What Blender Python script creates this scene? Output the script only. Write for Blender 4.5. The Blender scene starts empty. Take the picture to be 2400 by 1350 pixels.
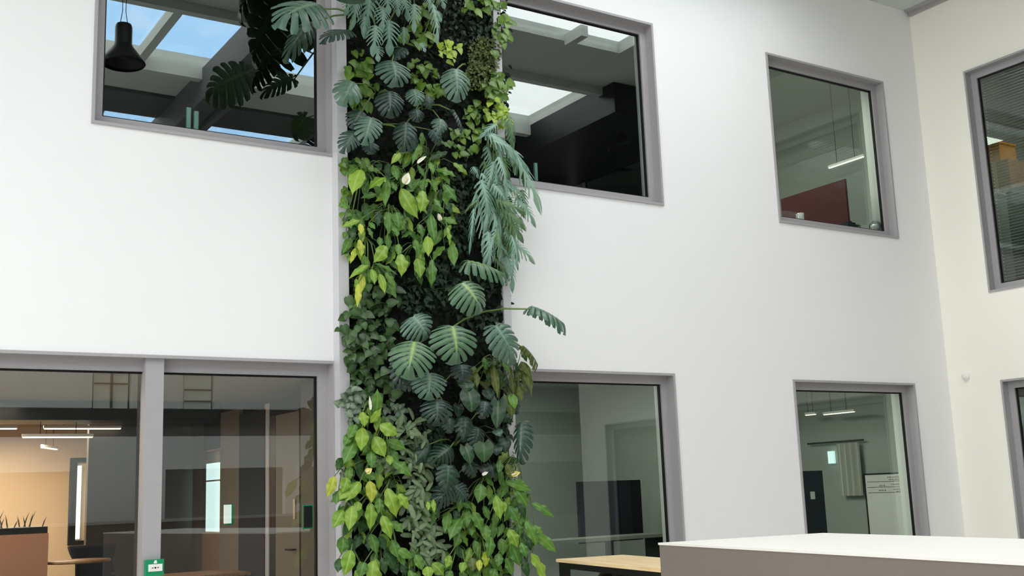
import bpy, bmesh, math, random
from math import pi, sin, cos, radians, exp
from mathutils import Vector as V, Matrix

random.seed(7)
S = bpy.context.scene
COL = S.collection

# ------------------------------------------------------------------ camera
EYE, DIST, FPX = 1.55, 10.0, 2616.93
YAW, PITCH, ROLL = -0.5797886982, 0.1805628634, 0.0376489329


def cam_rot():
    Rz = Matrix(((cos(YAW), -sin(YAW), 0), (sin(YAW), cos(YAW), 0), (0, 0, 1)))
    Rx = Matrix(((1, 0, 0), (0, cos(PITCH), -sin(PITCH)), (0, sin(PITCH), cos(PITCH))))
    Ry = Matrix(((cos(ROLL), 0, sin(ROLL)), (0, 1, 0), (-sin(ROLL), 0, cos(ROLL))))
    return Rz @ Rx @ Ry


CR = cam_rot()
CAM = V((0, -DIST, EYE))
right, fwd, up = CR.col[0].copy(), CR.col[1].copy(), CR.col[2].copy()
cd = bpy.data.cameras.new('camera')
cam = bpy.data.objects.new('camera', cd)
COL.objects.link(cam)
m = Matrix((right, up, -fwd)).transposed().to_4x4()
m.translation = CAM
cam.matrix_world = m
cd.sensor_width = 36
cd.lens = FPX / 2400 * 36
cd.clip_end = 200
S.camera = cam


def ray(px, py):
    return CR @ V(((px - 1200) / FPX, 1, (675 - py) / FPX))


def U(px, py, d=0.0):           # photo point to the vertical plane d metres in front of the wall
    r = ray(px, py)
    t = (DIST - d) / r.y
    return CAM + r * t


def onX(px, py, x):
    r = ray(px, py)
    return CAM + r * (x / r.x)


def onZ(px, py, z):
    r = ray(px, py)
    return CAM + r * ((z - EYE) / r.z)


# ------------------------------------------------------------------ objects
def tag(o, label=None, cat=None, group=None, kind=None):
    if label: o['label'] = label
    if cat: o['category'] = cat
    if group: o['group'] = group
    if kind: o['kind'] = kind
    return o


def empty(name, loc=(0, 0, 0), rz=0.0, **k):
    o = bpy.data.objects.new(name, None)
    COL.objects.link(o)
    o.empty_display_size = 0.05
    o.location = loc
    o.rotation_euler = (0, 0, rz)
    return tag(o, **k)


def link(name, me, parent=None, mat=None, smooth=False, **k):
    o = bpy.data.objects.new(name, me)
    COL.objects.link(o)
    if mat and not me.materials:
        for mm in (mat if isinstance(mat, (list, tuple)) else [mat]):
            me.materials.append(mm)
    if smooth:
        me.polygons.foreach_set('use_smooth', [True] * len(me.polygons))
    if parent:
        o.parent = parent
    return tag(o, **k)


class MB:                       # collects shapes for ONE mesh object
    def __init__(s): s.bm = bmesh.new()

    def box(s, x0, x1, y0, y1, z0, z1, mi=0):
        v = [s.bm.verts.new(p) for p in ((x0, y0, z0), (x1, y0, z0), (x1, y1, z0), (x0, y1, z0), (x0, y0, z1), (x1, y0, z1), (x1, y1, z1), (x0, y1, z1))]
        for f in ((3, 2, 1, 0), (4, 5, 6, 7), (0, 1, 5, 4), (1, 2, 6, 5), (2, 3, 7, 6), (3, 0, 4, 7)):
            fc = s.bm.faces.new([v[i] for i in f]); fc.material_index = mi
        return s

    def quad(s, pts, mi=0):
        f = s.bm.faces.new([s.bm.verts.new(p) for p in pts]); f.material_index = mi
        return s

    def tube(s, pts, r, n=6, mi=0, caps=True):
        pts = [V(p) for p in pts]
        rs = r if isinstance(r, (list, tuple)) else [r] * len(pts)
        rings = []
        ref = V((0.3, 0.2, 1)).normalized()
        for i, p in enumerate(pts):
            d = (pts[min(i + 1, len(pts) - 1)] - pts[max(i - 1, 0)]).normalized()
            a = d.cross(ref)
            if a.length < 0.05: a = d.cross(V((1, 0, 0)))
            a.normalize(); b = d.cross(a)
            rings.append([s.bm.verts.new(p + (a * cos(2 * pi * k / n) + b * sin(2 * pi * k / n)) * rs[i]) for k in range(n)])
        for A, B in zip(rings, rings[1:]):
            for k in range(n):
                f = s.bm.faces.new((A[k], A[(k + 1) % n], B[(k + 1) % n], B[k])); f.material_index = mi; f.smooth = True
        if caps:
            for R_ in (rings[0][::-1], rings[-1]):
                f = s.bm.faces.new(R_); f.material_index = mi
        return s

    def lathe(s, prof, n=24, c=(0, 0, 0), axis='Z', mi=0, cap=True):
        rings = []
        for r, h in prof:
            ring = []
            for k in range(n):
                a = 2 * pi * k / n
                p = (r * cos(a), r * sin(a), h) if axis == 'Z' else (h, r * cos(a), r * sin(a))
                ring.append(s.bm.verts.new(V(p) + V(c)))
            rings.append(ring)
        for A, B in zip(rings, rings[1:]):
            for k in range(n):
                f = s.bm.faces.new((A[k], A[(k + 1) % n], B[(k + 1) % n], B[k])); f.material_index = mi; f.smooth = True
        if cap:
            for R_ in (rings[0][::-1], rings[-1]):
                f = s.bm.faces.new(R_); f.material_index = mi
        return s

    def build(s, name, mat, parent=None, bevel=0.0, **k):
        if bevel:
            bmesh.ops.bevel(s.bm, geom=[e for e in s.bm.edges if len(e.link_faces) == 2 and e.calc_face_angle(0) > 0.6], offset=bevel, segments=2, affect='EDGES', clamp_overlap=True)
        me = bpy.data.meshes.new(name)
        bmesh.ops.recalc_face_normals(s.bm, faces=s.bm.faces)
        s.bm.to_mesh(me); s.bm.free()
        return link(name, me, parent, mat, **k)


# ------------------------------------------------------------------ materials
def new_mat(name):
    mt = bpy.data.materials.new(name)
    mt.use_nodes = True
    nt = mt.node_tree
    nt.nodes.clear()
    out = nt.nodes.new('ShaderNodeOutputMaterial')
    return mt, nt, out


def nd(nt, t, **k):
    n = nt.nodes.new(t)
    for a, b in k.items():
        setattr(n, a, b)
    return n


def lin(c):
    return tuple(((v / 255) / 12.92 if v <= 10 else (((v / 255) + 0.055) / 1.055) ** 2.4) for v in c)


def plain(name, c, rough=0.5, metal=0.0, spec=0.5, noise=0.0, nscale=8.0, bump=0.0, bscale=200.0, emit=None):
    """c: sRGB 0-255 surface colour; noise: mottling of the colour itself."""
    mt, nt, out = new_mat(name)
    b = nd(nt, 'ShaderNodeBsdfPrincipled')
    col = lin(c) + (1,)
    b.inputs['Base Color'].default_value = col
    b.inputs['Roughness'].default_value = rough
    b.inputs['Metallic'].default_value = metal
    b.inputs['Specular IOR Level'].default_value = spec
    if noise or bump:
        tc = nd(nt, 'ShaderNodeTexCoord')
    if noise:
        n = nd(nt, 'ShaderNodeTexNoise'); n.inputs['Scale'].default_value = nscale; n.inputs['Detail'].default_value = 6
        nt.links.new(tc.outputs['Object'], n.inputs['Vector'])
        r = nd(nt, 'ShaderNodeMapRange'); r.inputs['To Min'].default_value = 1 - noise; r.inputs['To Max'].default_value = 1 + noise
        nt.links.new(n.outputs['Fac'], r.inputs['Value'])
        mx = nd(nt, 'ShaderNodeMix', data_type='RGBA', blend_type='MULTIPLY'); mx.inputs[0].default_value = 1
        mx.inputs[6].default_value = col
        nt.links.new(r.outputs['Result'], mx.inputs[7])
        nt.links.new(mx.outputs[2], b.inputs['Base Color'])
    if bump:
        n2 = nd(nt, 'ShaderNodeTexNoise'); n2.inputs['Scale'].default_value = bscale; n2.inputs['Detail'].default_value = 3
        nt.links.new(tc.outputs['Object'], n2.inputs['Vector'])
        bp = nd(nt, 'ShaderNodeBump'); bp.inputs['Strength'].default_value = bump; bp.inputs['Distance'].default_value = 0.01
        nt.links.new(n2.outputs['Fac'], bp.inputs['Height'])
        nt.links.new(bp.outputs['Normal'], b.inputs['Normal'])
    if emit:
        b.inputs['Emission Color'].default_value = lin(emit[0]) + (1,)
        b.inputs['Emission Strength'].default_value = emit[1]
    nt.links.new(b.outputs[0], out.inputs[0])
    return mt


def glass_mat(name, refl, tint):
    """thin coated pane: clear transmission with a mirror coat that grows with the angle"""
    mt, nt, out = new_mat(name)
    tr = nd(nt, 'ShaderNodeBsdfTransparent'); tr.inputs[0].default_value = tint + (1,)
    gl = nd(nt, 'ShaderNodeBsdfGlossy'); gl.inputs['Roughness'].default_value = 0.0
    gl.inputs['Color'].default_value = (0.93, 1.0, 0.97, 1)
    lw = nd(nt, 'ShaderNodeLayerWeight'); lw.inputs['Blend'].default_value = 0.5
    pw = nd(nt, 'ShaderNodeMath', operation='POWER'); pw.inputs[1].default_value = 4.0
    nt.links.new(lw.outputs['Facing'], pw.inputs[0])
    mp = nd(nt, 'ShaderNodeMath', operation='MULTIPLY_ADD', use_clamp=True)
    mp.inputs[1].default_value = 1.0 - refl; mp.inputs[2].default_value = refl
    nt.links.new(pw.outputs[0], mp.inputs[0])
    mx = nd(nt, 'ShaderNodeMixShader')
    nt.links.new(mp.outputs[0], mx.inputs[0])
    nt.links.new(tr.outputs[0], mx.inputs[1]); nt.links.new(gl.outputs[0], mx.inputs[2])
    nt.links.new(mx.outputs[0], out.inputs[0])
    return mt


def leaf_mat(name, c1, c2, vein, rough=0.38, trans=0.18, island=False, spec=0.45):
    """leaf: colour varies leaf to leaf between c1 and c2; the veins carry their own paler colour"""
    mt, nt, out = new_mat(name)
    if island:
        rnd = nd(nt, 'ShaderNodeNewGeometry').outputs['Random Per Island']
    else:
        rnd = nd(nt, 'ShaderNodeObjectInfo').outputs['Random']
    mx = nd(nt, 'ShaderNodeMix', data_type='RGBA')
    mx.inputs[6].default_value = lin(c1) + (1,); mx.inputs[7].default_value = lin(c2) + (1,)
    nt.links.new(rnd, mx.inputs[0])
    at = nd(nt, 'ShaderNodeAttribute', attribute_name='vein')
    mv = nd(nt, 'ShaderNodeMix', data_type='RGBA')
    mv.inputs[7].default_value = lin(vein) + (1,)
    nt.links.new(mx.outputs[2], mv.inputs[6]); nt.links.new(at.outputs['Fac'], mv.inputs[0])
    tc = nd(nt, 'ShaderNodeTexCoord')
    nz = nd(nt, 'ShaderNodeTexNoise'); nz.inputs['Scale'].default_value = 6; nz.inputs['Detail'].default_value = 4
    nt.links.new(tc.outputs['Object'], nz.inputs['Vector'])
    mr = nd(nt, 'ShaderNodeMapRange'); mr.inputs['To Min'].default_value = 0.75; mr.inputs['To Max'].default_value = 1.25
    nt.links.new(nz.outputs['Fac'], mr.inputs['Value'])
    mm = nd(nt, 'ShaderNodeMix', data_type='RGBA', blend_type='MULTIPLY'); mm.inputs[0].default_value = 1
    nt.links.new(mv.outputs[2], mm.inputs[6]); nt.links.new(mr.outputs['Result'], mm.inputs[7])
    b = nd(nt, 'ShaderNodeBsdfPrincipled')
    b.inputs['Roughness'].default_value = rough
    b.inputs['Specular IOR Level'].default_value = spec
    nt.links.new(mm.outputs[2], b.inputs['Base Color'])
    t = nd(nt, 'ShaderNodeBsdfTranslucent')
    br = nd(nt, 'ShaderNodeMix', data_type='RGBA', blend_type='MULTIPLY'); br.inputs[0].default_value = 1
    br.inputs[7].default_value = (1.3, 1.5, 0.5, 1)
    nt.links.new(mm.outputs[2], br.inputs[6]); nt.links.new(br.outputs[2], t.inputs[0])
    ms = nd(nt, 'ShaderNodeMixShader'); ms.inputs[0].default_value = trans
    nt.links.new(b.outputs[0], ms.inputs[1]); nt.links.new(t.outputs[0], ms.inputs[2])
    nt.links.new(ms.outputs[0], out.inputs[0])
    return mt


def wood_mat(name, c1, c2):
    mt, nt, out = new_mat(name)
    tc = nd(nt, 'ShaderNodeTexCoord')
    mp = nd(nt, 'ShaderNodeMapping'); mp.inputs['Scale'].default_value = (14, 1.2, 14)
    nz = nd(nt, 'ShaderNodeTexNoise'); nz.inputs['Scale'].default_value = 1.6; nz.inputs['Detail'].default_value = 8
    cr = nd(nt, 'ShaderNodeValToRGB')
    cr.color_ramp.elements[0].position = 0.35; cr.color_ramp.elements[1].position = 0.65
    cr.color_ramp.elements[0].color = lin(c1) + (1,); cr.color_ramp.elements[1].color = lin(c2) + (1,)
    b = nd(nt, 'ShaderNodeBsdfPrincipled'); b.inputs['Roughness'].default_value = 0.4
    L = nt.links.new
    L(tc.outputs['Object'], mp.inputs[0]); L(mp.outputs[0], nz.inputs['Vector']); L(nz.outputs['Fac'], cr.inputs[0])
    L(cr.outputs[0], b.inputs['Base Color']); L(b.outputs[0], out.inputs[0])
    return mt


WALL = plain('white_plaster', (238, 238, 238), 0.85, spec=0.2, noise=0.015, nscale=1.5, bump=0.05, bscale=60)
WALL_R = plain('cream_plaster', (246, 243, 233), 0.85, spec=0.2, noise=0.015, nscale=1.5)
ALU = plain('grey_aluminium', (166, 163, 165), 0.5, spec=0.4, noise=0.02, nscale=3)
ALU2 = plain('brushed_post_grey', (198, 197, 201), 0.4, spec=0.5, noise=0.02, nscale=3)
BLACK = plain('black_rubber', (14, 14, 15), 0.6, spec=0.3)
BLACKM = plain('black_metal', (16, 16, 18), 0.4)
ROOF = plain('roof_panel', (196, 202, 196), 0.7, noise=0.03)
ROOFD = plain('roof_beam_dark', (92, 94, 94), 0.6, noise=0.03)
FLOOR = plain('pale_screed', (206, 203, 197), 0.45, noise=0.04, nscale=2)
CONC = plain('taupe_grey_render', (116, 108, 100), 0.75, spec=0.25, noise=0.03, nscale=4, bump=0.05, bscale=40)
OFFWALL = plain('warm_office_wall', (214, 190, 158), 0.8, noise=0.02)
OFFDARK = plain('dark_partition', (74, 68, 64), 0.5)
OFFCEIL = plain('office_ceiling', (150, 138, 120), 0.8)
CARPET = plain('grey_carpet', (120, 112, 104), 0.95, noise=0.1, nscale=60)
NAVY = plain('navy_felt', (20, 28, 44), 0.8, noise=0.1, nscale=40)
DARKROOM = plain('dim_room_paint', (120, 124, 120), 0.8)
GREYROOM = plain('grey_room_paint', (168, 176, 168), 0.8)
RED = plain('dark_red_felt', (78, 9, 18), 0.7, noise=0.06, nscale=30)
WHITE = plain('white_plastic', (236, 235, 230), 0.35)
GREEN = plain('green_plastic', (0, 140, 92), 0.35)
FELT = plain('black_planting_felt', (10, 13, 9), 0.95, noise=0.3, nscale=20, bump=0.5, bscale=60)
STEEL = plain('steel', (190, 192, 192), 0.25, metal=1.0)
TERRA = plain('peach_planter', (206, 152, 122), 0.6)
WOOD = wood_mat('pale_oak', (222, 190, 142), (240, 216, 172))
WOODD = wood_mat('brown_oak', (150, 112, 78), (176, 134, 96))
YELLOW = plain('yellow_plastic', (176, 116, 18), 0.5)
CARD = plain('brown_cardboard', (150, 108, 82), 0.8, noise=0.05)
REDP = plain('red_paint', (176, 20, 24), 0.35)
BLIND = plain('grey_blind', (150, 152, 144), 0.5)
EDGEG = plain('glass_edge_green', (176, 226, 212), 0.2)
GLASS_UP = glass_mat('coated_glass_upper', 0.215, (0.70, 0.78, 0.74))
GLASS_LO = glass_mat('coated_glass_lower', 0.10, (0.68, 0.77, 0.71))
GLASS_DOOR = glass_mat('door_glass', 0.13, (0.86, 0.87, 0.84))
GLASS_ROOF = glass_mat('roof_glass', 0.02, (0.97, 0.98, 0.97))
LED = plain('warm_led', (255, 240, 214), 0.5, emit=((255, 236, 205), 3.0))
LEDC = plain('cool_led', (255, 250, 238), 0.5, emit=((255, 246, 224), 0.9))
DAYWIN = plain('daylit_outer_window', (220, 240, 240), 0.4, emit=((214, 245, 245), 0.6))
CURTAIN = plain('pale_curtain', (214, 216, 206), 0.9)

# ------------------------------------------------------------------ sky
w = bpy.data.worlds.new('sky')
S.world = w
w.use_nodes = True
nt = w.node_tree
nt.nodes.clear()
L = nt.links.new
wo = nd(nt, 'ShaderNodeOutputWorld'); bg = nd(nt, 'ShaderNodeBackground')
tc = nd(nt, 'ShaderNodeTexCoord')
nz = nd(nt, 'ShaderNodeTexNoise'); nz.inputs['Scale'].default_value = 3.2; nz.inputs['Detail'].default_value = 7; nz.inputs['Roughness'].default_value = 0.55
mpg = nd(nt, 'ShaderNodeMapping'); mpg.inputs['Location'].default_value = (0.4, 0.2, 0.1); mpg.inputs['Scale'].default_value = (1, 1, 1.8)
L(tc.outputs['Generated'], mpg.inputs[0]); L(mpg.outputs[0], nz.inputs['Vector'])
# clear blue towards the low southern sky over the far roof, cloud elsewhere
dt = nd(nt, 'ShaderNodeVectorMath', operation='DOT_PRODUCT'); dt.inputs[1].default_value = V((0.28, -0.86, 0.42)).normalized()
L(tc.outputs['Generated'], dt.inputs[0])
cl = nd(nt, 'ShaderNodeMapRange'); cl.inputs['From Min'].default_value = 0.965; cl.inputs['From Max'].default_value = 0.992
cl.inputs['To Min'].default_value = 0.0; cl.inputs['To Max'].default_value = 1.0
L(dt.outputs['Value'], cl.inputs['Value'])
ns = nd(nt, 'ShaderNodeMapRange'); ns.inputs['From Min'].default_value = 0.47; ns.inputs['From Max'].default_value = 0.64
ns.inputs['To Min'].default_value = 1.0; ns.inputs['To Max'].default_value = 0.0
L(nz.outputs['Fac'], ns.inputs['Value'])
mul = nd(nt, 'ShaderNodeMath', operation='MULTIPLY'); L(cl.outputs[0], mul.inputs[0]); L(ns.outputs[0], mul.inputs[1])
mxs = nd(nt, 'ShaderNodeMix', data_type='RGBA')
mxs.inputs[6].default_value = (0.965, 0.975, 0.985, 1); mxs.inputs[7].default_value = (0.40, 0.66, 1.0, 1)
L(mul.outputs[0], mxs.inputs[0]); L(mxs.outputs[2], bg.inputs[0]); L(bg.outputs[0], wo.inputs[0])
SKY = 2.75
bg.inputs[1].default_value = SKY

# ------------------------------------------------------------------ shell
XR = 13.955            # right wall
XL = -9.0
ROOF_Z = 8.5


def holed(name, plane, u0, u1, v0, v1, holes, at, mat, thick=0.16):
    """wall in plane 'Y' or 'X' with rectangular openings, built as a slab with reveals"""
    us = sorted({u0, u1, *[h[0] for h in holes], *[h[1] for h in holes]})
    vs = sorted({v0, v1, *[h[2] for h in holes], *[h[3] for h in holes]})
    us = [u for u in us if u0 <= u <= u1]; vs = [v for v in vs if v0 <= v <= v1]
    b = MB()
    for i in range(len(us) - 1):
        # merge vertical runs
        run = None
        for j in range(len(vs) - 1):
            cu, cv = (us[i] + us[i + 1]) / 2, (vs[j] + vs[j + 1]) / 2
            solid = not any(h[0] < cu < h[1] and h[2] < cv < h[3] for h in holes)
            if solid and run is None: run = vs[j]
            if run is not None and (not solid or j == len(vs) - 2):
                end = vs[j + 1] if solid else vs[j]
                if plane == 'Y': b.box(us[i], us[i + 1], at, at + thick, run, end)
                else: b.box(at, at + thick, us[i], us[i + 1], run, end)
                run = None
    return b.build(name, mat, kind='structure')


WA = (2.12, 4.46, 4.93, 7.25)
WB = (6.44, 8.79, 4.90, 7.25)
WC = (6.44, 8.79, 0.02, 2.855)
WD = (10.765, 13.16, 4.895, 7.25)
WE = (10.775, 13.18, 0.05, 2.83)
DA = (0.20, 4.46, 0.0, 2.865)
WF = (-2.90, -0.80, 4.03, 7.27)
WG = (-2.90, -0.82, 0.05, 2.81)
WH = (-7.76, -5.70, 0.05, 2.83)
WI = (-8.30, -4.15, 3.70, 8.15)
holed('wall_front', 'Y', XL, XR + 0.16, 0, 8.7, [WA, WB, WC, WD, WE, DA], 0.0, WALL)
holed('wall_right', 'X', -8.6, 0.0, 0, 8.7, [WF, WG, WH, WI], XR, WALL_R)
MB().box(XL - 0.2, 20, -16, 9, -0.2, 0).build('floor', FLOOR, kind='structure')
holed('wall_left', 'X', -17, 0, 0, 8.7, [(-15, -3, 3.2, 8.2)], XL - 0.16, WALL)
MB().quad(((XL - 0.08, -15, 3.2), (XL - 0.08, -3, 3.2), (XL - 0.08, -3, 8.2), (XL - 0.08, -15, 8.2))).build('window_16', GLASS_ROOF, kind='structure')  # gable glazing added out of view to brighten the right wall
b = MB()
for k in range(7):
    b.box(XL - 0.12, XL - 0.02, -15 + k * 2 - 0.04, -15 + k * 2 + 0.04, 3.2, 8.2)
b.build('added_gable_bars', ALU, kind='structure')  # bars of the added gable glazing
b = MB()
b.box(XL, 20, -14.2, -14.0, 0, 0.9).box(XL, 20, -14.2, -14.0, 2.3, 3.0)
MB().box(XL, 20, -14.2, -14.0, 4.4, 8.5).build('wall_back_upper', plain('dark_back_wall', (44, 45, 47), 0.7), kind='structure')
b.box(5.0, 6.9, -14.2, -14.0, 0.9, 2.3)
for x in (-6, -3, 0, 2.2, 9.6, 12.5, 15.5):
    b.box(x, x + 0.35, -14.2, -14.0, 0.9, 2.3)
for x0, x1 in ((XL, 5.35), (6.15, 7.25), (7.95, 20)):
    b.box(x0, x1, -14.2, -14.0, 3.6, 4.4)
t = empty('window_15', (0, 0, 0), kind='structure')
MB().box(5.4, 6.1, -14.15, -14.1, 3.6, 4.4).box(7.3, 7.9, -14.15, -14.1, 3.6, 4.4).build('pane', plain('dim_outer_window', (200, 204, 196), 0.4, emit=((214, 218, 206), 0.22)), t)
MB().box(5.73, 5.78, -14.09, -14.06, 3.6, 4.4).box(5.4, 6.1, -14.09, -14.06, 4.1, 4.13).box(7.3, 7.9, -14.09, -14.06, 3.75, 3.78).box(7.3, 7.9, -14.09, -14.06, 4.0, 4.03).build('glazing_bar', ROOFD, t)
b.build('wall_back', WALL, kind='structure')
MB().box(XL, 20, -17.2, -17.0, 0, 8.7).build('wall_back_rear', DARKROOM, kind='structure')
MB().box(XL, 20, -17, -14.2, 3.0, 3.2).build('floor_back_gallery', ROOFD, kind='structure')
MB().box(20, 20.2, -17, -8.6, 0, 8.7).box(XR + 0.16, 20, -8.6, -8.45, 0, 8.7).build('wall_right_recess', DARKROOM, kind='structure')
# low planter wall across the atrium
t = empty('low_wall', (6, -13.0, 0), label='long dark grey low wall mirrored in the ground floor glazing', cat='wall')
MB().box(-9, 5, -0.25, 0.25, 0, 1.22).build('body', plain('dark_grey_render', (70, 68, 66), 0.8), t)
MB().box(-9, 5, -0.28, 0.28, 1.22, 1.27).build('coping', ALU, t)

# roof: opaque strips, glazed strips, unseen ones added for light, one deep beam across them
XG = -4.5               # left of this the roof glazing is added, unseen, to light the walls
b = MB()
for x0, x1, y0, y1 in ((XG, 20, -1.0, 0.3), (XG, 4.6, -2.6, -1.0), (11.0, 20, -2.6, -1.0), (XG, 20, -4.5, -3.05), (XG, 20, -8.2, -6.75), (XG, 20, -12.6, -11.6), (XG, 4.0, -17.2, -12.6), (12.0, 20, -17.2, -12.6)):
    b.box(x0, x1, y0, y1, ROOF_Z, ROOF_Z + 0.2)
for y0, y1 in ((-3.05, -2.6), (-6.75, -4.5), (-11.6, -9.3)):
    b.box(11.7 if y0 < -4 else 11.0, 20, y0, y1, ROOF_Z, ROOF_Z + 0.2)
b.build('ceiling', ROOF, kind='structure')
MB().box(XG, 11.7, -9.3, -8.2, 8.44, 8.7).build('trim_1', ROOFD, kind='structure')
MB().box(11.7, 13.9, -16, -4.1, 7.95, 8.49).box(13.9, 20, -16, -8.7, 7.95, 8.49).box(11.7, 20, -9.3, -8.2, 8.5, 8.7).build('trim_11', BLACKM, kind='structure')
MB().box(5.30, 5.42, -14, 0, 7.95, 8.49).box(5.42, 5.75, -14, 0, 8.05, 8.49).box(5.75, 5.85, -14, 0, 7.95, 8.49).build('trim_2', ROOFD, kind='structure')
MB().box(XG, 20, -6.86, -6.70, 8.3, 8.5).box(XG, 11.7, -4.56, -4.42, 8.36, 8.5).build('trim_3', ROOF, kind='structure')
OPEN = [(XG, 11.7, -6.75, -4.5), (XG, 11.7, -11.6, -9.3), (XG, 11.0, -3.05, -2.6), (4.6, 11.0, -2.6, -1.0), (4.0, 12.0, -17, -12.6), (XL, XG, -17, 0)]  # the later openings are added out of view to brighten the walls
b = MB()
for x in (0.8, 4.25, 8.1, 9.9):
    for x0, x1, y0, y1 in OPEN[:3]:
        b.box(x, x + 0.13, y0, y1, 8.42, 8.6)
for x in (-7.2, -5.8, XG):
    b.box(x - 0.06, x + 0.06, -17, 0, 8.4, 8.6)
for y in (-14, -11, -8, -5, -2):
    b.box(XL, XG, y - 0.06, y + 0.06, 8.4, 8.6)
b.build('trim_4', ROOF, kind='structure')
b = MB()
for x0, x1, y0, y1 in OPEN:
    b.quad(((x0, y0, 8.56), (x1, y0, 8.56), (x1, y1, 8.56), (x0, y1, 8.56)))
b.build('window_10', GLASS_ROOF, kind='structure')
# channel beam where the roof meets the right wall
MB().box(XR - 0.14, XR, -8.6, -0.02, 8.47, 8.50).box(XR - 0.14, XR - 0.12, -8.6, -0.02, 8.50, 8.62).box(XR - 0.05, XR, -8.6, -0.02, 8.42, 8.47).build('trim_5', ALU, kind='structure')

# portals let the sky through the roof glazing
for x0, x1, y0, y1 in OPEN:
    ld = bpy.data.lights.new('roof_daylight', 'AREA')
    ld.shape = 'RECTANGLE'; ld.size = x1 - x0; ld.size_y = y1 - y0
    ld.cycles.is_portal = True
    lo = bpy.data.objects.new('roof_daylight', ld); COL.objects.link(lo)
    lo.location = ((x0 + x1) / 2, (y0 + y1) / 2, 8.54)
ld = bpy.data.lights.new('added_gable_portal', 'AREA'); ld.shape = 'RECTANGLE'; ld.size = 5.0; ld.size_y = 12.0; ld.cycles.is_portal = True
lo = bpy.data.objects.new('added_gable_portal', ld); COL.objects.link(lo); lo.location = (XL - 0.06, -9, 5.7); lo.rotation_euler = (0, -pi / 2, 0)  # sky portal for the added gable


# ------------------------------------------------------------------ windows
def window(n, h, side, glass, fw=0.09, depth=0.12, mull=(), hide_left=False):
    """aluminium lining with a thin lip, inner casement, black gasket, pane"""
    t = empty('window_%d' % n, (0, 0, 0), kind='structure')
    u0, u1, v0, v1 = h

    def bx(b, a0, a1, d0, d1, c0, c1):
        if side == 'Y': b.box(a0, a1, d0, d1, c0, c1)
        else: b.box(XR + d0, XR + d1, a0, a1, c0, c1)

    def ring(b, a0, a1, c0, c1, wd, d0, d1):
        bx(b, a0, a0 + wd, d0, d1, c0, c1); bx(b, a1 - wd, a1, d0, d1, c0, c1)
        bx(b, a0 + wd, a1 - wd, d0, d1, c0, c0 + wd); bx(b, a0 + wd, a1 - wd, d0, d1, c1 - wd, c1)
    b = MB(); ring(b, u0, u1, v0, v1, 0.028, -0.018, depth + 0.06); b.build('lining', ALU, t)
    i = 0.028
    b = MB(); ring(b, u0 + i, u1 - i, v0 + i, v1 - i, fw, depth - 0.012, depth + 0.055)
    for mx in mull: bx(b, mx - 0.08, mx + 0.08, depth - 0.10, depth + 0.055, v0 + i, v1 - i)
    b.build('casement', ALU, t)
    j = i + fw
    b = MB(); ring(b, u0 + j, u1 - j, v0 + j, v1 - j, 0.016, depth + 0.012, depth + 0.045)
    b.build('gasket', BLACK, t)
    if n in (2, 3, 4, 5):
        MB().box(u1 - 0.085, u1 - 0.03, depth + 0.06, depth + 0.06 + (0.10 if n < 4 else 0.16), v0 + 0.05, v1 - 0.05).build('inner_jamb', WHITE, t)
    edges = [u0 + j] + [e for mx in mull for e in (mx - 0.08, mx + 0.08)] + [u1 - j]
    for e0, e1 in zip(edges[::2], edges[1::2]):
        y = depth + 0.03
        b = MB()
        if side == 'Y': b.quad(((e0, y, v0 + j), (e1, y, v0 + j), (e1, y, v1 - j), (e0, y, v1 - j)))
        else: b.quad(((XR + y, e0, v0 + j), (XR + y, e1, v0 + j), (XR + y, e1, v1 - j), (XR + y, e0, v1 - j)))
        b.build('pane', glass, t)
    return t


window(1, WA, 'Y', GLASS_UP)
window(2, WB, 'Y', GLASS_UP)
window(3, WC, 'Y', GLASS_LO)
window(4, WD, 'Y', GLASS_LO)
window(5, WE, 'Y', GLASS_LO)
window(6, WF, 'X', GLASS_LO)
window(7, WG, 'X', GLASS_LO)
window(8, WH, 'X', GLASS_LO)
window(9, WI, 'X', GLASS_LO)
window(11, DA, 'Y', GLASS_DOOR, fw=0.11, mull=(2.735,))

# ------------------------------------------------------------------ rooms behind the glass
Y0 = 0.165


def room(name, x0, x1, y1, z0, z1, wall, ceil=None, floor=None):
    b = MB()
    b.quad(((x0, y1, z0), (x1, y1, z0), (x1, y1, z1), (x0, y1, z1)))
    b.quad(((x0, Y0, z0), (x0, y1, z0), (x0, y1, z1), (x0, Y0, z1)))
    b.quad(((x1, Y0, z0), (x1, y1, z0), (x1, y1, z1), (x1, Y0, z1)))
    b.build('wall_' + name, wall, kind='structure')
    MB().quad(((x0, Y0, z1), (x1, Y0, z1), (x1, y1, z1), (x0, y1, z1))).build('ceiling_' + name, ceil or wall, kind='structure')
    MB().quad(((x0, Y0, z0), (x1, Y0, z0), (x1, y1, z0), (x0, y1, z0))).build('floor_' + name, floor or CARPET, kind='structure')


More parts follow.
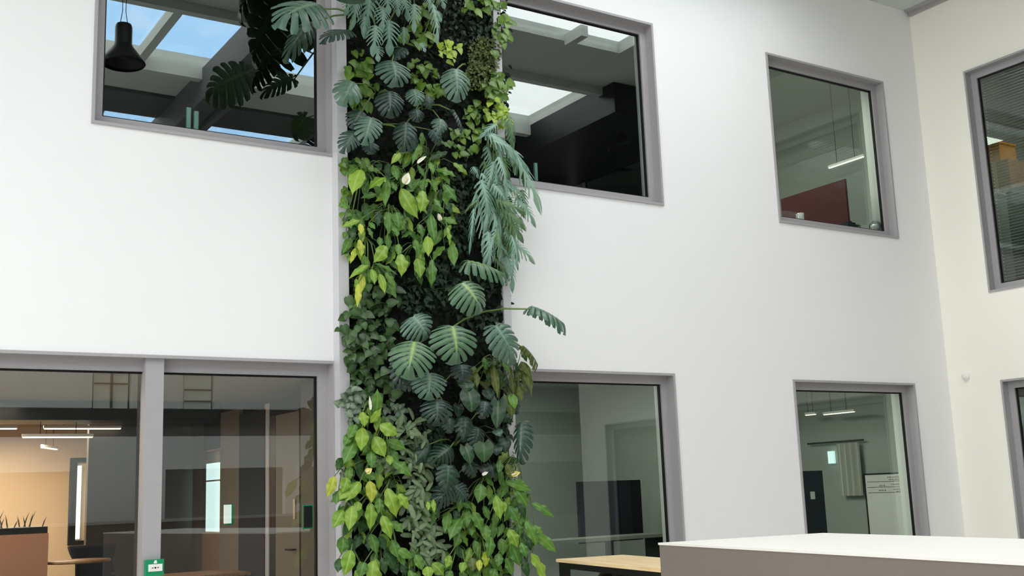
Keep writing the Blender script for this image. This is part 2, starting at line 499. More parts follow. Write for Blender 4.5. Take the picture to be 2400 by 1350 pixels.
room('office', -1.5, 5.6, 7.0, 0.004, 2.75, OFFWALL, OFFCEIL, CARPET)
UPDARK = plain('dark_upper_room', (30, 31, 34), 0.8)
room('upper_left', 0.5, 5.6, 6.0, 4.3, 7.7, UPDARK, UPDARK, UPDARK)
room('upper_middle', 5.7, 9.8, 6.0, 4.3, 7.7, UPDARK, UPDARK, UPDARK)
room('meeting', 5.7, 9.8, 3.2, 0.004, 3.0, GREYROOM, GREYROOM, CARPET)
room('upper_right', 9.9, 13.9, 4.2, 4.3, 7.5, GREYROOM, GREYROOM, CARPET)
room('lower_right', 9.9, 13.9, 6.0, 0.004, 3.0, GREYROOM, GREYROOM, CARPET)
b = MB()
for z0, z1 in ((0.004, 3.4), (3.6, 7.9)):
    for y0, y1 in ((-4.0, -0.1), (-8.4, -4.1)):
        b.quad(((17.5, y0, z0), (17.5, y1, z0), (17.5, y1, z1), (17.5, y0, z1)))
        b.quad(((XR + .165, y0, z0), (17.5, y0, z0), (17.5, y0, z1), (XR + .165, y0, z1)))
        b.quad(((XR + .165, y1, z0), (17.5, y1, z0), (17.5, y1, z1), (XR + .165, y1, z1)))
        b.quad(((XR + .165, y0, z1), (17.5, y0, z1), (17.5, y1, z1), (XR + .165, y1, z1)))
        b.quad(((XR + .165, y0, z0), (17.5, y0, z0), (17.5, y1, z0), (XR + .165, y1, z0)))
b.build('wall_side_rooms', DARKROOM, kind='structure')


def room_light(x, y, z, sx, sy, p, c=(1, 0.9, 0.75)):  # area lights added to brighten the rooms; no such fixtures are seen
    ld = bpy.data.lights.new('room_fill', 'AREA')
    ld.shape = 'RECTANGLE'; ld.size = sx; ld.size_y = sy; ld.energy = p; ld.color = c
    lo = bpy.data.objects.new('room_fill', ld); COL.objects.link(lo)
    lo.location = (x, y, z)


room_light(1.9, 5.4, 2.58, 2.4, 1.2, 80, (1, 0.84, 0.64))
room_light(1.0, 2.4, 2.70, 2.4, 1.5, 34, (1, 0.88, 0.72))
room_light(7.8, 1.6, 2.95, 1.5, 1.0, 18, (1, 0.97, 0.9))
room_light(11.0, 2.0, 7.42, 1.6, 1.5, 42, (1, 0.97, 0.9))
room_light(11.0, 1.8, 2.95, 1.6, 1.2, 42, (1, 0.97, 0.9))
room_light(14.42, -2.0, 7.8, 0.4, 1.6, 26, (1, 0.95, 0.88))
room_light(14.42, -2.0, 3.3, 0.4, 1.6, 10, (1, 0.95, 0.88))


def bar_between(p, q, wx, wz, name, mat, parent=None, **k):
    p, q = V(p), V(q)
    d = q - p
    b = MB().box(-wx / 2, wx / 2, 0, d.length, -wz / 2, wz / 2)
    o = b.build(name, mat, parent, **k)
    o.matrix_world = Matrix.Translation(p) @ d.to_track_quat('Y', 'Z').to_matrix().to_4x4()
    return o


def led(p, q, top, label, mat=LED, s=0.035):
    """suspended line lamp: housing, diffuser and two wires"""
    p, q = V(p), V(q)
    t = empty('line_lamp', p, label=label, cat='lamp', group='suspended line lamps seen through the glass')
    d = q - p
    a = math.atan2(d.y, d.x)
    t.rotation_euler = (0, 0, a)
    n = d.length
    MB().box(0, n, -s / 2, s / 2, 0.012, 0.045).build('housing', WHITE, t)
    MB().box(0.01, n - 0.01, -s / 2, s / 2, 0, 0.012).build('diffuser', mat, t)
    for f in (0.25, 0.75):
        MB().tube(((n * f, 0, 0.045), (n * f, 0, top - p.z)), 0.004, 5).build('wire', BLACKM, t)
    return t


# office: bulkhead, column, lamps
MB().box(-1.4, 5.5, 3.3, 4.0, 2.53, 2.745).build('trim_6', BLACKM, kind='structure')
led((2.62, 4.4, 2.50), (3.53, 4.4, 2.50), 2.75, 'longer glowing line lamp in the office, highest one behind the left pane')
led((2.25, 3.6, 2.35), (3.02, 3.6, 2.35), 2.53, 'glowing line lamp in the office just below the highest one')
led((1.4, 4.4, 2.50), (2.33, 4.4, 2.50), 2.75, 'line lamp in the office of which only the right end shows at the left edge')
led((2.90, 6.0, 2.36), (3.20, 6.6, 2.36), 2.75, 'short line lamp seen end-on, lowest in the office')
# slim bright window beside the column
t = empty('window_12', (3.88, 6.98, 1.1), kind='structure')
MB().box(-0.42, -0.385, -0.05, 0, 0, 1.1).box(-0.42, 0.5, -0.05, 0, -0.06, 0).box(-0.42, 0.5, -0.05, 0, 1.1, 1.16).build('frame', BLACKM, t)
MB().box(-0.385, -0.32, -0.03, -0.01, 0, 1.1).build('pane', BLACK, t)
MB().box(-0.32, -0.26, -0.03, -0.01, 0.02, 1.05).build('lit_pane', DAYWIN, t)

# planter with spiky grasses in the office
P = onX(0, 1230, 2.0)
t = empty('office_planter', (2.18, 3.1, 0.004), label='peach planter box with spiky dark grass inside the office', cat='planter')
MB().box(-0.9, 0.25, -0.25, 0.25, 0, 1.30).build('box', TERRA, t, bevel=0.01)
MB().box(-0.88, 0.24, -0.24, 0.24, 1.27, 1.37).build('inner_tray', BLACKM, t)
b = MB()
for i in range(46):
    x, y = random.uniform(-0.85, 0.22), random.uniform(-0.2, 0.2)
    a, h = random.uniform(-0.5, 0.5), random.uniform(0.08, 0.2)
    wd = 0.008
    b.quad(((x - wd, y, 1.36), (x + wd, y, 1.36), (x + a * h * 0.5 + wd * .7, y, 1.36 + h * .6), (x + a * h * 0.5 - wd * .7, y, 1.36 + h * .6)))
    b.quad(((x + a * h * .5 - wd * .7, y, 1.36 + h * .6), (x + a * h * .5 + wd * .7, y, 1.36 + h * .6), (x + a * h + .001, y, 1.36 + h), (x + a * h, y, 1.36 + h)))
b.build('grass', plain('dark_grass', (60, 66, 34), 0.6), t)

# office chair and little table
t = empty('lounge_chair', (3.22, 3.6, 0.004), 0.35, label='dark blue lounge chair with a flared back inside the office', cat='chair')
b = MB()
rows = []
for i, (z, y, wd) in enumerate(((0.42, 0.18, 0.26), (0.55, 0.25, 0.28), (0.75, 0.30, 0.24), (0.92, 0.34, 0.22), (1.05, 0.37, 0.28), (1.12, 0.38, 0.30))):
    rows.append([(wd * s, y - 0.10 * s * s, z) for s in (-1, -0.5, 0, 0.5, 1)])
for A, B_ in zip(rows, rows[1:]):
    for k in range(4): b.quad((A[k], A[k + 1], B_[k + 1], B_[k]))
bmesh.ops.remove_doubles(b.bm, verts=b.bm.verts, dist=1e-4)
bmesh.ops.solidify(b.bm, geom=b.bm.faces[:], thickness=0.04)
b.build('backrest', NAVY, t, smooth=True)
MB().box(-0.28, 0.28, -0.32, 0.24, 0.36, 0.44).build('seat', NAVY, t, bevel=0.03)
for sx in (-1, 1):
    for sy in (-1, 1):
        MB().tube(((sx * 0.2, sy * 0.2, 0.37), (sx * 0.27, sy * 0.27, 0)), 0.012).build('leg', BLACKM, t)
    MB().tube(((sx * 0.27, 0.16, 0.42), (sx * 0.34, 0.1, 0.62), (sx * 0.34, -0.2, 0.60), (sx * 0.27, -0.28, 0.42)), 0.018).build('armrest', NAVY, t)
t = empty('side_table', (2.78, 3.05, 0.004), label='small round wooden side table beside the dark lounge chair', cat='table')
MB().lathe(((0.0, 0.965), (0.33, 0.965), (0.34, 0.98), (0.33, 0.995), (0.0, 0.995)), 28, cap=False).build('tabletop', WOODD, t)
MB().tube(((0, 0, 0.02), (0, 0, 0.965)), 0.025, 10).build('column', BLACKM, t)
MB().lathe(((0.22, 0), (0.22, 0.012), (0.05, 0.03)), 24).build('foot', BLACKM, t)
t = empty('office_table', (4.35, 2.6, 0.004), 0.1, label='long dark-framed table with wooden top behind the right door pane', cat='table')
MB().box(-0.85, 0.9, -0.4, 0.4, 0.755, 0.79).build('tabletop', WOODD, t)
for sx in (-0.8, 0.85):
    for sy in (-0.36, 0.36):
        MB().box(sx - 0.03, sx + 0.03, sy - 0.03, sy + 0.03, 0, 0.755).build('leg', BLACKM, t)
MB().box(-0.8, 0.85, -0.36, -0.33, 0.70, 0.755).box(-0.8, 0.85, 0.33, 0.36, 0.70, 0.755).build('rail', BLACKM, t)
MB().box(3.17, 4.47, 4.5, 4.6, 0.004, 2.745).build('wall_inner', OFFDARK, kind='structure')
# fire extinguisher
q = U(281, 1345, -1.2)
t = empty('fire_extinguisher', (q.x, q.y, 0.004), label='red fire extinguisher with black valve standing behind left glazing', cat='fire extinguisher')
MB().lathe(((0.06, 0), (0.07, 0.02), (0.07, 0.78), (0.05, 0.85), (0.025, 0.88)), 18).build('cylinder', REDP, t)
MB().box(-0.02, 0.02, -0.02, 0.02, 0.88, 0.93).box(-0.07, 0.03, -0.012, 0.012, 0.92, 0.935).build('valve', BLACKM, t)

# inner partition that closes the office on the right: framed panels and a door
XP = 4.42


def pan(x0, x1, z0, z1, name, mat, parent=None, th=0.04, **k):
    ya, yb = sorted((onX(x0, 1100, XP).y, onX(x1, 1100, XP).y))
    return MB().box(XP, XP + th, ya, yb, z0, z1).build(name, mat, parent, **k)


t = empty('wall_partition', (0, 0, 0), kind='structure')
pan(705, 735, 0.01, 2.74, 'near_panel', plain('taupe_panel', (104, 98, 90), 0.6), t)
pan(560, 622, 2.02, 2.55, 'dark_fanlight', BLACK, t)
pan(560, 622, 0.01, 2.02, 'navy_panel', NAVY, t)
pan(620, 630, 0.01, 2.60, 'pale_post', ALU2, t, th=0.02)
pan(516, 560, 0.01, 2.62, 'grey_panel', plain('grey_panel', (112, 104, 96), 0.6), t)
pan(452, 476, 0.01, 2.70, 'grey_side', OFFDARK, t)
pan(476, 516, 2.2, 2.70, 'dark_head', BLACK, t)
pan(476, 516, 0.01, 1.2, 'low_panel', plain('brown_panel', (120, 92, 80), 0.6), t)
t = empty('door_1', (0, 0, 0), kind='structure')
pan(632, 704, 2.45, 2.62, 'head', BLACK, t)
pan(632, 645, 0.01, 2.45, 'jamb', BLACKM, t)
pan(646, 701, 0.01, 2.45, 'leaf', plain('grey_door', (128, 122, 112), 0.55), t)
pan(701, 705, 0.01, 2.5, 'jamb', BLACK, t)
q = onX(694, 1300, XP)
MB().tube(((XP - 0.005, q.y, 1.06), (XP - 0.06, q.y, 1.06), (XP - 0.06, q.y + 0.13, 1.06)), 0.01, 8).build('lever', BLACKM, t)
q = onX(692, 1195, XP)
MB().box(XP - 0.012, XP, q.y - 0.02, q.y + 0.03, 1.36, 1.56).build('lock_plate', STEEL, t)
# daylit window far behind the partition gap
t = empty('window_13', (0, 0, 0), kind='structure')
ya, yb = sorted((onX(476, 1100, 4.6).y, onX(516, 1100, 4.6).y))
MB().box(4.60, 4.62, ya, yb, 1.2, 2.05).build('pane', DAYWIN, t)
MB().box(4.585, 4.6, ya, yb, 1.82, 1.84).box(4.585, 4.6, ya, yb, 2.05, 2.2).build('transom', WHITE, t)

# access reader and exit buttons
def on_wall_box(name, px, py, wd, hg, dp, d, label, cat, mats):
    q = U(px, py, d)
    return empty(name, q, label=label, cat=cat)


q = U(722, 1211, -0.14)
t = empty('card_reader', (q.x, 0.135, q.z), label='black card reader with green rim stuck to the right door glass', cat='card reader')
MB().box(-0.05, 0.05, 0, 0.02, -0.11, 0.11).build('rim', GREEN, t, bevel=0.008)
MB().box(-0.05, 0.032, -0.022, 0.0, -0.10, 0.10).build('face', BLACK, t, bevel=0.008)
q = U(537, 1206, -0.9)
t = empty('door_release', (q.x, 0.9, q.z), label='white door release unit on green backplate seen through the door glass', cat='door release')
MB().box(-0.045, 0.05, 0, 0.02, -0.10, 0.10).build('backplate', GREEN, t, bevel=0.006)
MB().box(-0.055, 0.012, -0.035, 0.0, -0.085, 0.095).build('cover', plain('lit_white', (235, 245, 240), 0.3, emit=((220, 240, 232), 0.35)), t, bevel=0.008)
q = U(358, 1331, 0.0)
t = empty('call_point', (q.x, 0.018, q.z), label='green emergency call point with white panel on the mullion', cat='call point')
MB().box(-0.07, 0.085, -0.055, 0, -0.065, 0.07).build('housing', GREEN, t, bevel=0.006)
MB().box(-0.048, 0.07, -0.062, -0.055, -0.028, 0.032).build('press_panel', WHITE, t)
b = MB()
b.lathe(((0.0, 0.0), (0.008, 0.0)), 12, (0, 0, 0), cap=False)
bm2 = b.bm
for v in bm2.verts: v.co = V((v.co.x + 0.01, -0.0632, v.co.y + 0.002))
b.quad(((-0.022, -0.0632, -0.002), (-0.006, -0.0632, -0.002), (-0.006, -0.0632, 0.006), (-0.022, -0.0632, 0.002)))
b.quad(((0.042, -0.0632, 0.002), (0.026, -0.0632, -0.002), (0.026, -0.0632, 0.006), (0.042, -0.0632, 0.006)))
b.build('arrow_marks', BLACK, t)
MB().quad(((-0.004, -0.0562, 0.038), (0.026, -0.0562, 0.038), (0.022, -0.0562, 0.064), (0.004, -0.0562, 0.064))).build('house_mark', WHITE, t)

# meeting room behind the lower middle window
c = U(1355, 1130, -1.5); c2 = U(1508, 1265, -1.5)
t = empty('display_screen', ((c.x + c2.x) / 2, 1.5, 0.004), label='wide black display screen behind the lower middle window', cat='screen')
hw = (c2.x - c.x) / 2
MB().box(-hw, hw, 0, 0.05, c2.z, c.z).build('panel', NAVY, t, bevel=0.006)
MB().box(hw - 0.16, hw, -0.006, 0, c2.z + .01, c.z - .01).build('dark_edge', BLACK, t)
MB().box(-0.05, 0.05, 0.05, 0.1, 0, c2.z + 0.2).box(-0.35, 0.35, -0.15, 0.25, 0, 0.03).build('stand', BLACKM, t)
t = empty('meeting_table', (8.4, 1.35, 0.004), label='low grey meeting table behind the lower middle window', cat='table')
MB().box(-1.6, 1.0, -0.45, 0.0, 0.93, 0.97).build('tabletop', plain('grey_laminate', (150, 150, 140), 0.5), t)
for sx in (-1.5, 0.9):
    MB().box(sx - 0.03, sx + 0.03, -0.4, -0.05, 0, 0.93).build('leg', BLACKM, t)

# office behind the upper right window
def zx(px, py, y): return U(px, py, -y)


XS = U(1986, 470, -0.45).x
yfar = onX(1832, 470, XS).y
ztop = onX(1980, 420, XS).z
t = empty('partition_screen', (XS, 0.45, 4.3), label='dark red felt partition screen behind the upper right window', cat='partition screen')
L_ = yfar - 0.45
MB().box(-0.02, 0.02, 0, L_, 0.5, ztop - 4.3).build('panel', RED, t, bevel=0.015)
MB().box(-0.03, 0.03, 0.2, 0.3, 0, 0.5).build('foot', BLACKM, t)
MB().box(-0.03, 0.03, L_ - 0.3, L_ - 0.2, 0, 0.5).build('foot', BLACKM, t)
xa = XS + 0.35
a0, a1 = onX(2025, 368, xa), onX(1942, 393, xa)
led((xa, a0.y, a0.z), (xa, a1.y, a0.z), 7.5, 'slim line lamp above the red partition screen', LEDC, 0.03)
MB().box(9.95, 13.85, 0.19, 0.60, 4.98, 5.02).build('trim_8', WHITE, kind='structure')
q = U(1877, 512, -0.26)
t = empty('mug', (q.x, 0.26, 5.021), label='white mug on the sill behind the upper right window', cat='mug')
MB().lathe(((0.036, 0.0), (0.044, 0.01), (0.046, 0.13), (0.041, 0.13), (0.038, 0.02)), 20).build('body', WHITE, t)
MB().tube(((-0.044, 0, 0.11), (-0.085, 0, 0.105), (-0.085, 0, 0.04), (-0.044, 0, 0.03)), 0.007, 6).build('handle', WHITE, t)
q = U(2047, 520, -0.26)
t = empty('desk_lamp', (q.x, 0.26, 5.021), label='round steel lamp head lying at the right end of the sill', cat='lamp')
MB().lathe(((0.0, -0.07), (0.035, -0.065), (0.055, -0.03), (0.085, 0.0), (0.09, 0.05), (0.0, 0.05)), 24, (0, 0, 0.095), axis='X').build('shade', STEEL, t)
MB().lathe(((0.05, 0), (0.05, 0.012), (0.015, 0.02)), 20).build('foot', BLACKM, t)
q = U(1998, 522, -0.28)
t = empty('desk_gadget', (q.x, 0.28, 5.021), label='dark lumpy gadget lying beside the steel lamp head on the sill', cat='gadget')
MB().box(-0.16, 0.0, -0.05, 0.05, 0, 0.10).build('body', NAVY, t, bevel=0.015)
MB().lathe(((0.042, 0), (0.042, 0.12)), 16, (0.0, 0, 0.052), axis='X').build('lens', BLACKM, t)
MB().box(-0.11, -0.05, -0.03, 0.03, 0.10, 0.125).build('viewfinder', BLACKM, t, bevel=0.008)

# room behind the lower right window
XB = 13.80
c, c2 = onX(2027, 1114, XB), onX(2128, 1110, XB)
t = empty('whiteboard', (XB, c.y, 0.004), -pi / 2, label='whiteboard with handwritten lines behind the lower right window', cat='whiteboard')
wdt = c.y - c2.y
MB().box(0, wdt, 0, 0.03, 0.35, c.z).build('board', WHITE, t)
MB().box(-0.02, 0, -0.01, 0.03, 0.35, c.z + 0.02).box(0, wdt, -0.01, 0.03, c.z, c.z + 0.02).box(wdt, wdt + 0.02, -0.01, 0.03, 0.35, c.z + 0.02).build('frame', BLACKM, t)
b = MB()
k_ = wdt / 0.85
for dz in (0.11, 0.19, 0.27):
    b.box(0.03, 0.80 * wdt, -0.003, 0, c.z - dz, c.z - dz + 0.006)
rr = random.Random(3)
for x0, n, dz in ((0.45, 9, 0.05), (0.48, 8, 0.085), (0.28, 4, 0.17), (0.52, 8, 0.155), (0.26, 5, 0.24), (0.54, 7, 0.23), (0.6, 3, 0.26)):
    for i in range(n):
        x = (x0 + i * 0.03) * k_
        h = rr.uniform(0.008, 0.022)
        b.box(x, x + rr.uniform(0.010, 0.022) * k_, -0.003, 0, c.z - dz, c.z - dz + 0.005)
        b.box(x, x + 0.006 * k_, -0.003, 0, c.z - dz - h * .4, c.z - dz + h)
b.build('handwriting', plain('marker_ink', (40, 46, 50), 0.6), t)
c = U(1876, 1105, -0.7); c2 = U(1942, 1250, -0.7)
t = empty('acoustic_screen', (c.x - 0.35, 0.7, 0.004), label='navy screen with a white socket plate behind the lower right window', cat='screen')
wd = c2.x - c.x + 0.33
MB().box(0, wd, 0, 0.06, 0.0, c.z).build('panel', NAVY, t, bevel=0.01)
MB().box(0.50, 0.58, -0.012, 0, 1.30, 1.40).build('socket_plate', WHITE, t, bevel=0.004)
c, c2, c3 = onX(1962, 1040, XB), onX(2012, 1040, XB), onX(1990, 1162, XB)
b = MB()
n = 40
pts = [(XB + 0.03 * sin(i * 1.9), c2.y + (c.y - c2.y) * i / n) for i in range(n + 1)]
for A, B_ in zip(pts, pts[1:]):
    b.quad(((A[0], A[1], c3.z), (B_[0], B_[1], c3.z), (B_[0], B_[1], c.z), (A[0], A[1], c.z)))
t = empty('curtain', (0, 0, 0), label='pale pleated curtain on the side wall behind the lower right window', cat='curtain')
b.build('cloth', CURTAIN, t, smooth=True)
MB().tube(((XB, c2.y - 0.1, c.z + 0.03), (XB, c.y + 0.6, c.z + 0.03)), 0.015, 8).build('rail', BLACKM, t)
c, c2 = onX(1937, 1058, XB), onX(1953, 1086, XB)
t = empty('window_14', (0, 0, 0), kind='structure')
MB().box(XB + 0.02, XB + 0.06, c2.y, c.y, c2.z, c.z).build('pane', DAYWIN, t)
for lab, xa, xb, py in (('pale line lamp behind the lower right window, nearer one', 1930, 2003, 966), ('short far line lamp behind the lower right window', 1888, 1912, 972)):
    a0, a1 = onX(xb, py, 13.45), onX(xa, py, 13.45)
    led((13.45, a0.y, a0.z), (13.45, a1.y, a0.z), 3.0, lab, LEDC, 0.04)

# venetian blind and boxes behind the window on the right wall
t = empty('venetian_blind', (XR + 0.22, -1.85, 4.15), label='grey venetian blind of thin slats in the right wall window', cat='blind')
b = MB()
for k in range(72):
    z = 0.02 + k * 0.042
    b.quad(((-0.014, -0.93, z - 0.007), (0.014, -0.93, z + 0.007), (0.014, 0.93, z + 0.007), (-0.014, 0.93, z - 0.007)))
b.build('slats', BLIND, t)
MB().box(-0.025, 0.025, -0.93, 0.93, 3.03, 3.08).build('head_rail', BLIND, t)
b = MB()
for i in range(60): b.lathe(((0.0, -0.008), (0.009, 0), (0.0, 0.008)), 6, (-0.03, 0.90, 0.05 + i * 0.05), cap=False)
b.build('bead_chain', WHITE, t)
q = onX(2345, 363, XR + 0.75)
t = empty('yellow_crate', (XR + 0.75, q.y, 5.3), label='yellow plastic crate behind the blind, on top of brown box', cat='crate')
MB().box(-0.2, 0.2, -0.12, 0.12, q.z - 5.3 - 0.15, q.z - 5.3 + 0.13).build('body', YELLOW, t, bevel=0.01)
MB().box(-0.21, 0.21, -0.13, 0.13, q.z - 5.3 + 0.12, q.z - 5.3 + 0.15).build('rim', YELLOW, t)
t2 = empty('cardboard_box', (XR + 0.75, q.y - 0.04, 4.3), label='brown cardboard box behind the blind, under the yellow crate', cat='box')
zt = q.z - 0.156 - 4.3
MB().box(-0.25, 0.25, -0.22, 0.22, zt - 0.45, zt).build('body', CARD, t2)
MB().box(-0.252, 0.252, -0.03, 0.03, zt - 0.452, zt + 0.002).build('tape', plain('tan_tape', (196, 160, 110), 0.4), t2)
t2 = empty('storage_shelf', (XR + 0.75, -1.6, 3.605), label='grey storage shelf behind the blind carrying the boxes', cat='shelf')
MB().box(-0.3, 0.3, -1.2, 0.7, zt - 0.45 + 4.3 - 3.605 - 0.034, zt - 0.45 + 4.3 - 3.609).build('board', plain('grey_shelf', (130, 130, 124), 0.6), t2)
for y in (-1.15, 0.65): MB().box(-0.28, 0.28, y - 0.02, y + 0.02, 0, zt - 0.45 + 4.3 - 3.605 - 0.03).build('leg', BLACKM, t2)

# ------------------------------------------------------------------ atrium things
# pendant lamps that hang from the roof and show in the upper windows
def pendant(x, y, z, label, s=1.0, top=ROOF_Z):
    t = empty('pendant_lamp', (x, y, z), label=label, cat='lamp', group='black pendant lamps hanging from the atrium roof')
    b = MB().lathe([(r * s, h * s) for r, h in ((0.262, 0.0), (0.285, 0.02), (0.27, 0.06), (0.20, 0.15), (0.125, 0.25), (0.11, 0.29), (0.108, 0.52), (0.095, 0.56), (0.02, 0.565))], 32, cap=False)
    b.build('shade', BLACKM, t)
    MB().lathe([(r * s, h * s) for r, h in ((0.0, 0.10), (0.06, 0.10), (0.06, 0.2))], 16, cap=False).build('bulb_holder', plain('dark_grey', (40, 40, 40), 0.4), t)
    for dx in (-0.05, 0.05):
        MB().tube(((dx * s, 0, 0.56 * s), (dx * 0.4, 0, 0.75 * s), (dx * .7, 0, top - z)), 0.005, 5).build('wire', BLACKM, t)


def mirrored(px, py, t):        # where a thing stands whose mirror image shows at this photo point
    r = ray(px, py); p = CAM + r * t
    return V((p.x, -(p.y - 0.3), p.z))


q = mirrored(288, 152, 14.6)
pendant(q.x, q.y, q.z, 'black bell-shaped pendant lamp mirrored in the upper left window')
q = U(1470, 352, -2.0)
pendant(q.x, q.y, q.z, 'black pendant lamp seen dimly inside the upper middle window', top=7.7)

# glass screen edges standing behind the upper windows
for nm, px, y, lab in (('glass_screen', 443, 0.36, 'pair of glass screen edges behind the upper left window'), ('glass_screen', 1256, 0.36, 'pale glass screen edge behind the upper middle window')):
    q = U(px, 252 if px < 800 else 382, -y)
    t = empty(nm, (q.x, y, 4.301), label=lab, cat='glass screen', group='glass screens behind the upper windows')
    for dx in ((0, 0.075) if px < 800 else (0,)):
        MB().box(dx - 0.02, dx + 0.02, 0, 0.03, 0.0, q.z - 4.3 - dx * 0.35).build('edge', EDGEG, t)
    MB().box(-0.3, -0.02, 0.4, 0.42, 0.0, q.z - 4.3).build('pane', GLASS_LO, t)

# small round sensor on the right wall
t = empty('wall_sensor', (XR, -0.30, 2.91), label='small round white sensor on the cream right wall', cat='sensor')
b = MB().lathe(((0.055, 0), (0.055, -0.03), (0.045, -0.05), (0.0, -0.055)), 24, axis='X', cap=False); b.build('housing', WHITE, t)
b = MB().lathe(((0.022, -0.05), (0.024, -0.062), (0.012, -0.07), (0.0, -0.071)), 16, axis='X', cap=False); b.build('lens', WHITE, t)

# long plastered counter block in front of the lower right window
ang = math.atan2(-3.881 + 3.62, 6.796 - 5.366)
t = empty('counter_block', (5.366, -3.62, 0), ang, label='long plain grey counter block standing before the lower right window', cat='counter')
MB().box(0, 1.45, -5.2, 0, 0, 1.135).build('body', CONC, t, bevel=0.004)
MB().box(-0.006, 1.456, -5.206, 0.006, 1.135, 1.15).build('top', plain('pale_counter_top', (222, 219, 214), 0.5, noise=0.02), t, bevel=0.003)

# high table with a pale wood top, stool tucked under it
t = empty('high_table', (6.329, -0.929, 0), ang, label='high table with pale wood top and black frame by the window', cat='table')
MB().box(0, 0.73, -2.0, 0, 0.872, 0.90).build('tabletop', WOOD, t, bevel=0.003)
b = MB()
for x0, x1, y0, y1 in ((0.02, 0.08, -1.98, -0.02), (0.65, 0.71, -1.98, -0.02)): b.box(x0, x1, y0, y1, 0.815, 0.872)
for y in (-0.08, -1.98): b.box(0.08, 0.65, y, y + 0.06, 0.815, 0.872)
b.build('frame', BLACKM, t)
for x in (0.02, 0.63):
    for y in (-0.10, -1.98, -1.2):
        if y == -1.2 and x > 0.1: continue
        MB().box(x, x + 0.08, y, y + 0.08, 0, 0.815).build('leg', BLACKM, t)
t = empty('bar_stool', (6.50, -1.75, 0), ang, label='black round-backed stool tucked under the high table', cat='stool')
b = MB()
rows = []
for z, s in ((0.50, 0.9), (0.62, 1.0), (0.74, 0.97), (0.80, 0.8)):
    rows.append([(-0.20 * s * cos(a), 0.27 * s * sin(a), z) for a in [radians(d) for d in range(-80, 81, 20)]])
for A, B_ in zip(rows, rows[1:]):
    for k in range(len(A) - 1): b.quad((A[k], A[k + 1], B_[k + 1], B_[k]))
bmesh.ops.remove_doubles(b.bm, verts=b.bm.verts, dist=1e-4)
bmesh.ops.solidify(b.bm, geom=b.bm.faces[:], thickness=0.035)
b.build('backrest', BLACKM, t, smooth=True)
MB().lathe(((0.0, 0.46), (0.22, 0.46), (0.24, 0.49), (0.22, 0.52), (0.0, 0.52)), 24, cap=False).build('seat', BLACKM, t)
for sx in (-1, 1):
    for sy in (-1, 1):
        MB().tube(((sx * 0.12, sy * 0.12, 0.47), (sx * 0.22, sy * 0.22, 0)), 0.014).build('leg', BLACKM, t)

# ------------------------------------------------------------------ living wall: posts and felt
MB().box(4.444, 4.462, -0.14, 0, 0, 8.49).box(4.462, 4.551, -0.14, 0, 0, 8.49).build('trim_9', ALU2, kind='structure')
MB().box(6.345, 6.438, -0.14, 0, 0, 8.49).build('trim_10', ALU2, kind='structure')
t = empty('planting_panel', (4.551, -0.05, 0), label='tall black felt planting panel between the grey posts', cat='living wall')
MB().box(0, 6.345 - 4.551, -0.03, 0.049, 0, 8.45).build('felt', FELT, t)
# ------------------------------------------------------------------ leaves
def mesh_from(name, vs, fs, vein, mat):
    me = bpy.data.meshes.new(name)
    me.from_pydata([tuple(v) for v in vs], [], fs)
    a = me.attributes.new('vein', 'FLOAT', 'POINT')
    a.data.foreach_set('value', vein)
    me.polygons.foreach_set('use_smooth', [True] * len(me.polygons))
    me.materials.append(mat)
    return me


def blade(width, nt=16, ns=5, bow=0.10, fold=0.14, lobe=0.0, wave=0.0, ribs=9, curl=0.10, skew=0.0, seed=0):
    """smooth-edged leaf from base (0,0) to tip (0,1); width(t) is the half width, widest 0.5"""
    rr = random.Random(seed)
    ph = rr.uniform(0, 6)
    vs, vein, fs = [], [], []
    for i in range(nt + 1):
        t = i / nt
        for j in range(-ns, ns + 1):
            s = j / ns
            wv = width(t)
            x = s * wv + skew * sin(pi * t)
            y = t + (0.03 * abs(s) * sin(pi * min(1, t * 1.2)) if lobe == 0 else 0) * (1 - t) - lobe * (abs(s) ** 1.5) * (1 - t) ** 4
            z = bow * 4 * t * (1 - t) + fold * abs(s) * wv - curl * s * s * wv + wave * sin(ph + t * 17 + (2.4 if j > 0 else 0)) * abs(s) ** 2 * wv
            z += 0.010 * cos((t * ribs - abs(s) * 1.5) * 2 * pi) * wv * 2 * (abs(s) > 0.1)
            vs.append((x, y, z))
            rib = max(0.0, cos((t * ribs - abs(s) * 1.5) * 2 * pi) - 0.55) * 0.5
            vein.append(0.8 if j == 0 else rib)
    n = 2 * ns + 1
    for i in range(nt):
        for j in range(n - 1):
            a = i * n + j
            fs.append((a, a + 1, a + n + 1, a + n))
    return vs, fs, vein


def w_lily(t):
    if t <= 0 or t >= 1: return 0.004
    if t < 0.84: return 0.5 * sin(pi * (t / 0.93) ** 0.86) ** 0.74
    return 0.5 * sin(pi * (0.84 / 0.93) ** 0.86) ** 0.74 * ((1 - t) / 0.16) ** 1.35


def w_heart(t): return 0.5 * min(1, (0.50 + 2.6 * t) if t < 0.22 else 1.07 * cos((t - 0.22) / 0.78 * pi / 2) ** 0.72) if t < 1 else 0.004
def w_oval(t): return 0.5 * sin(pi * (0.06 + 0.94 * t) ** 0.85) ** 0.62 if 0 <= t < 1 else 0.02


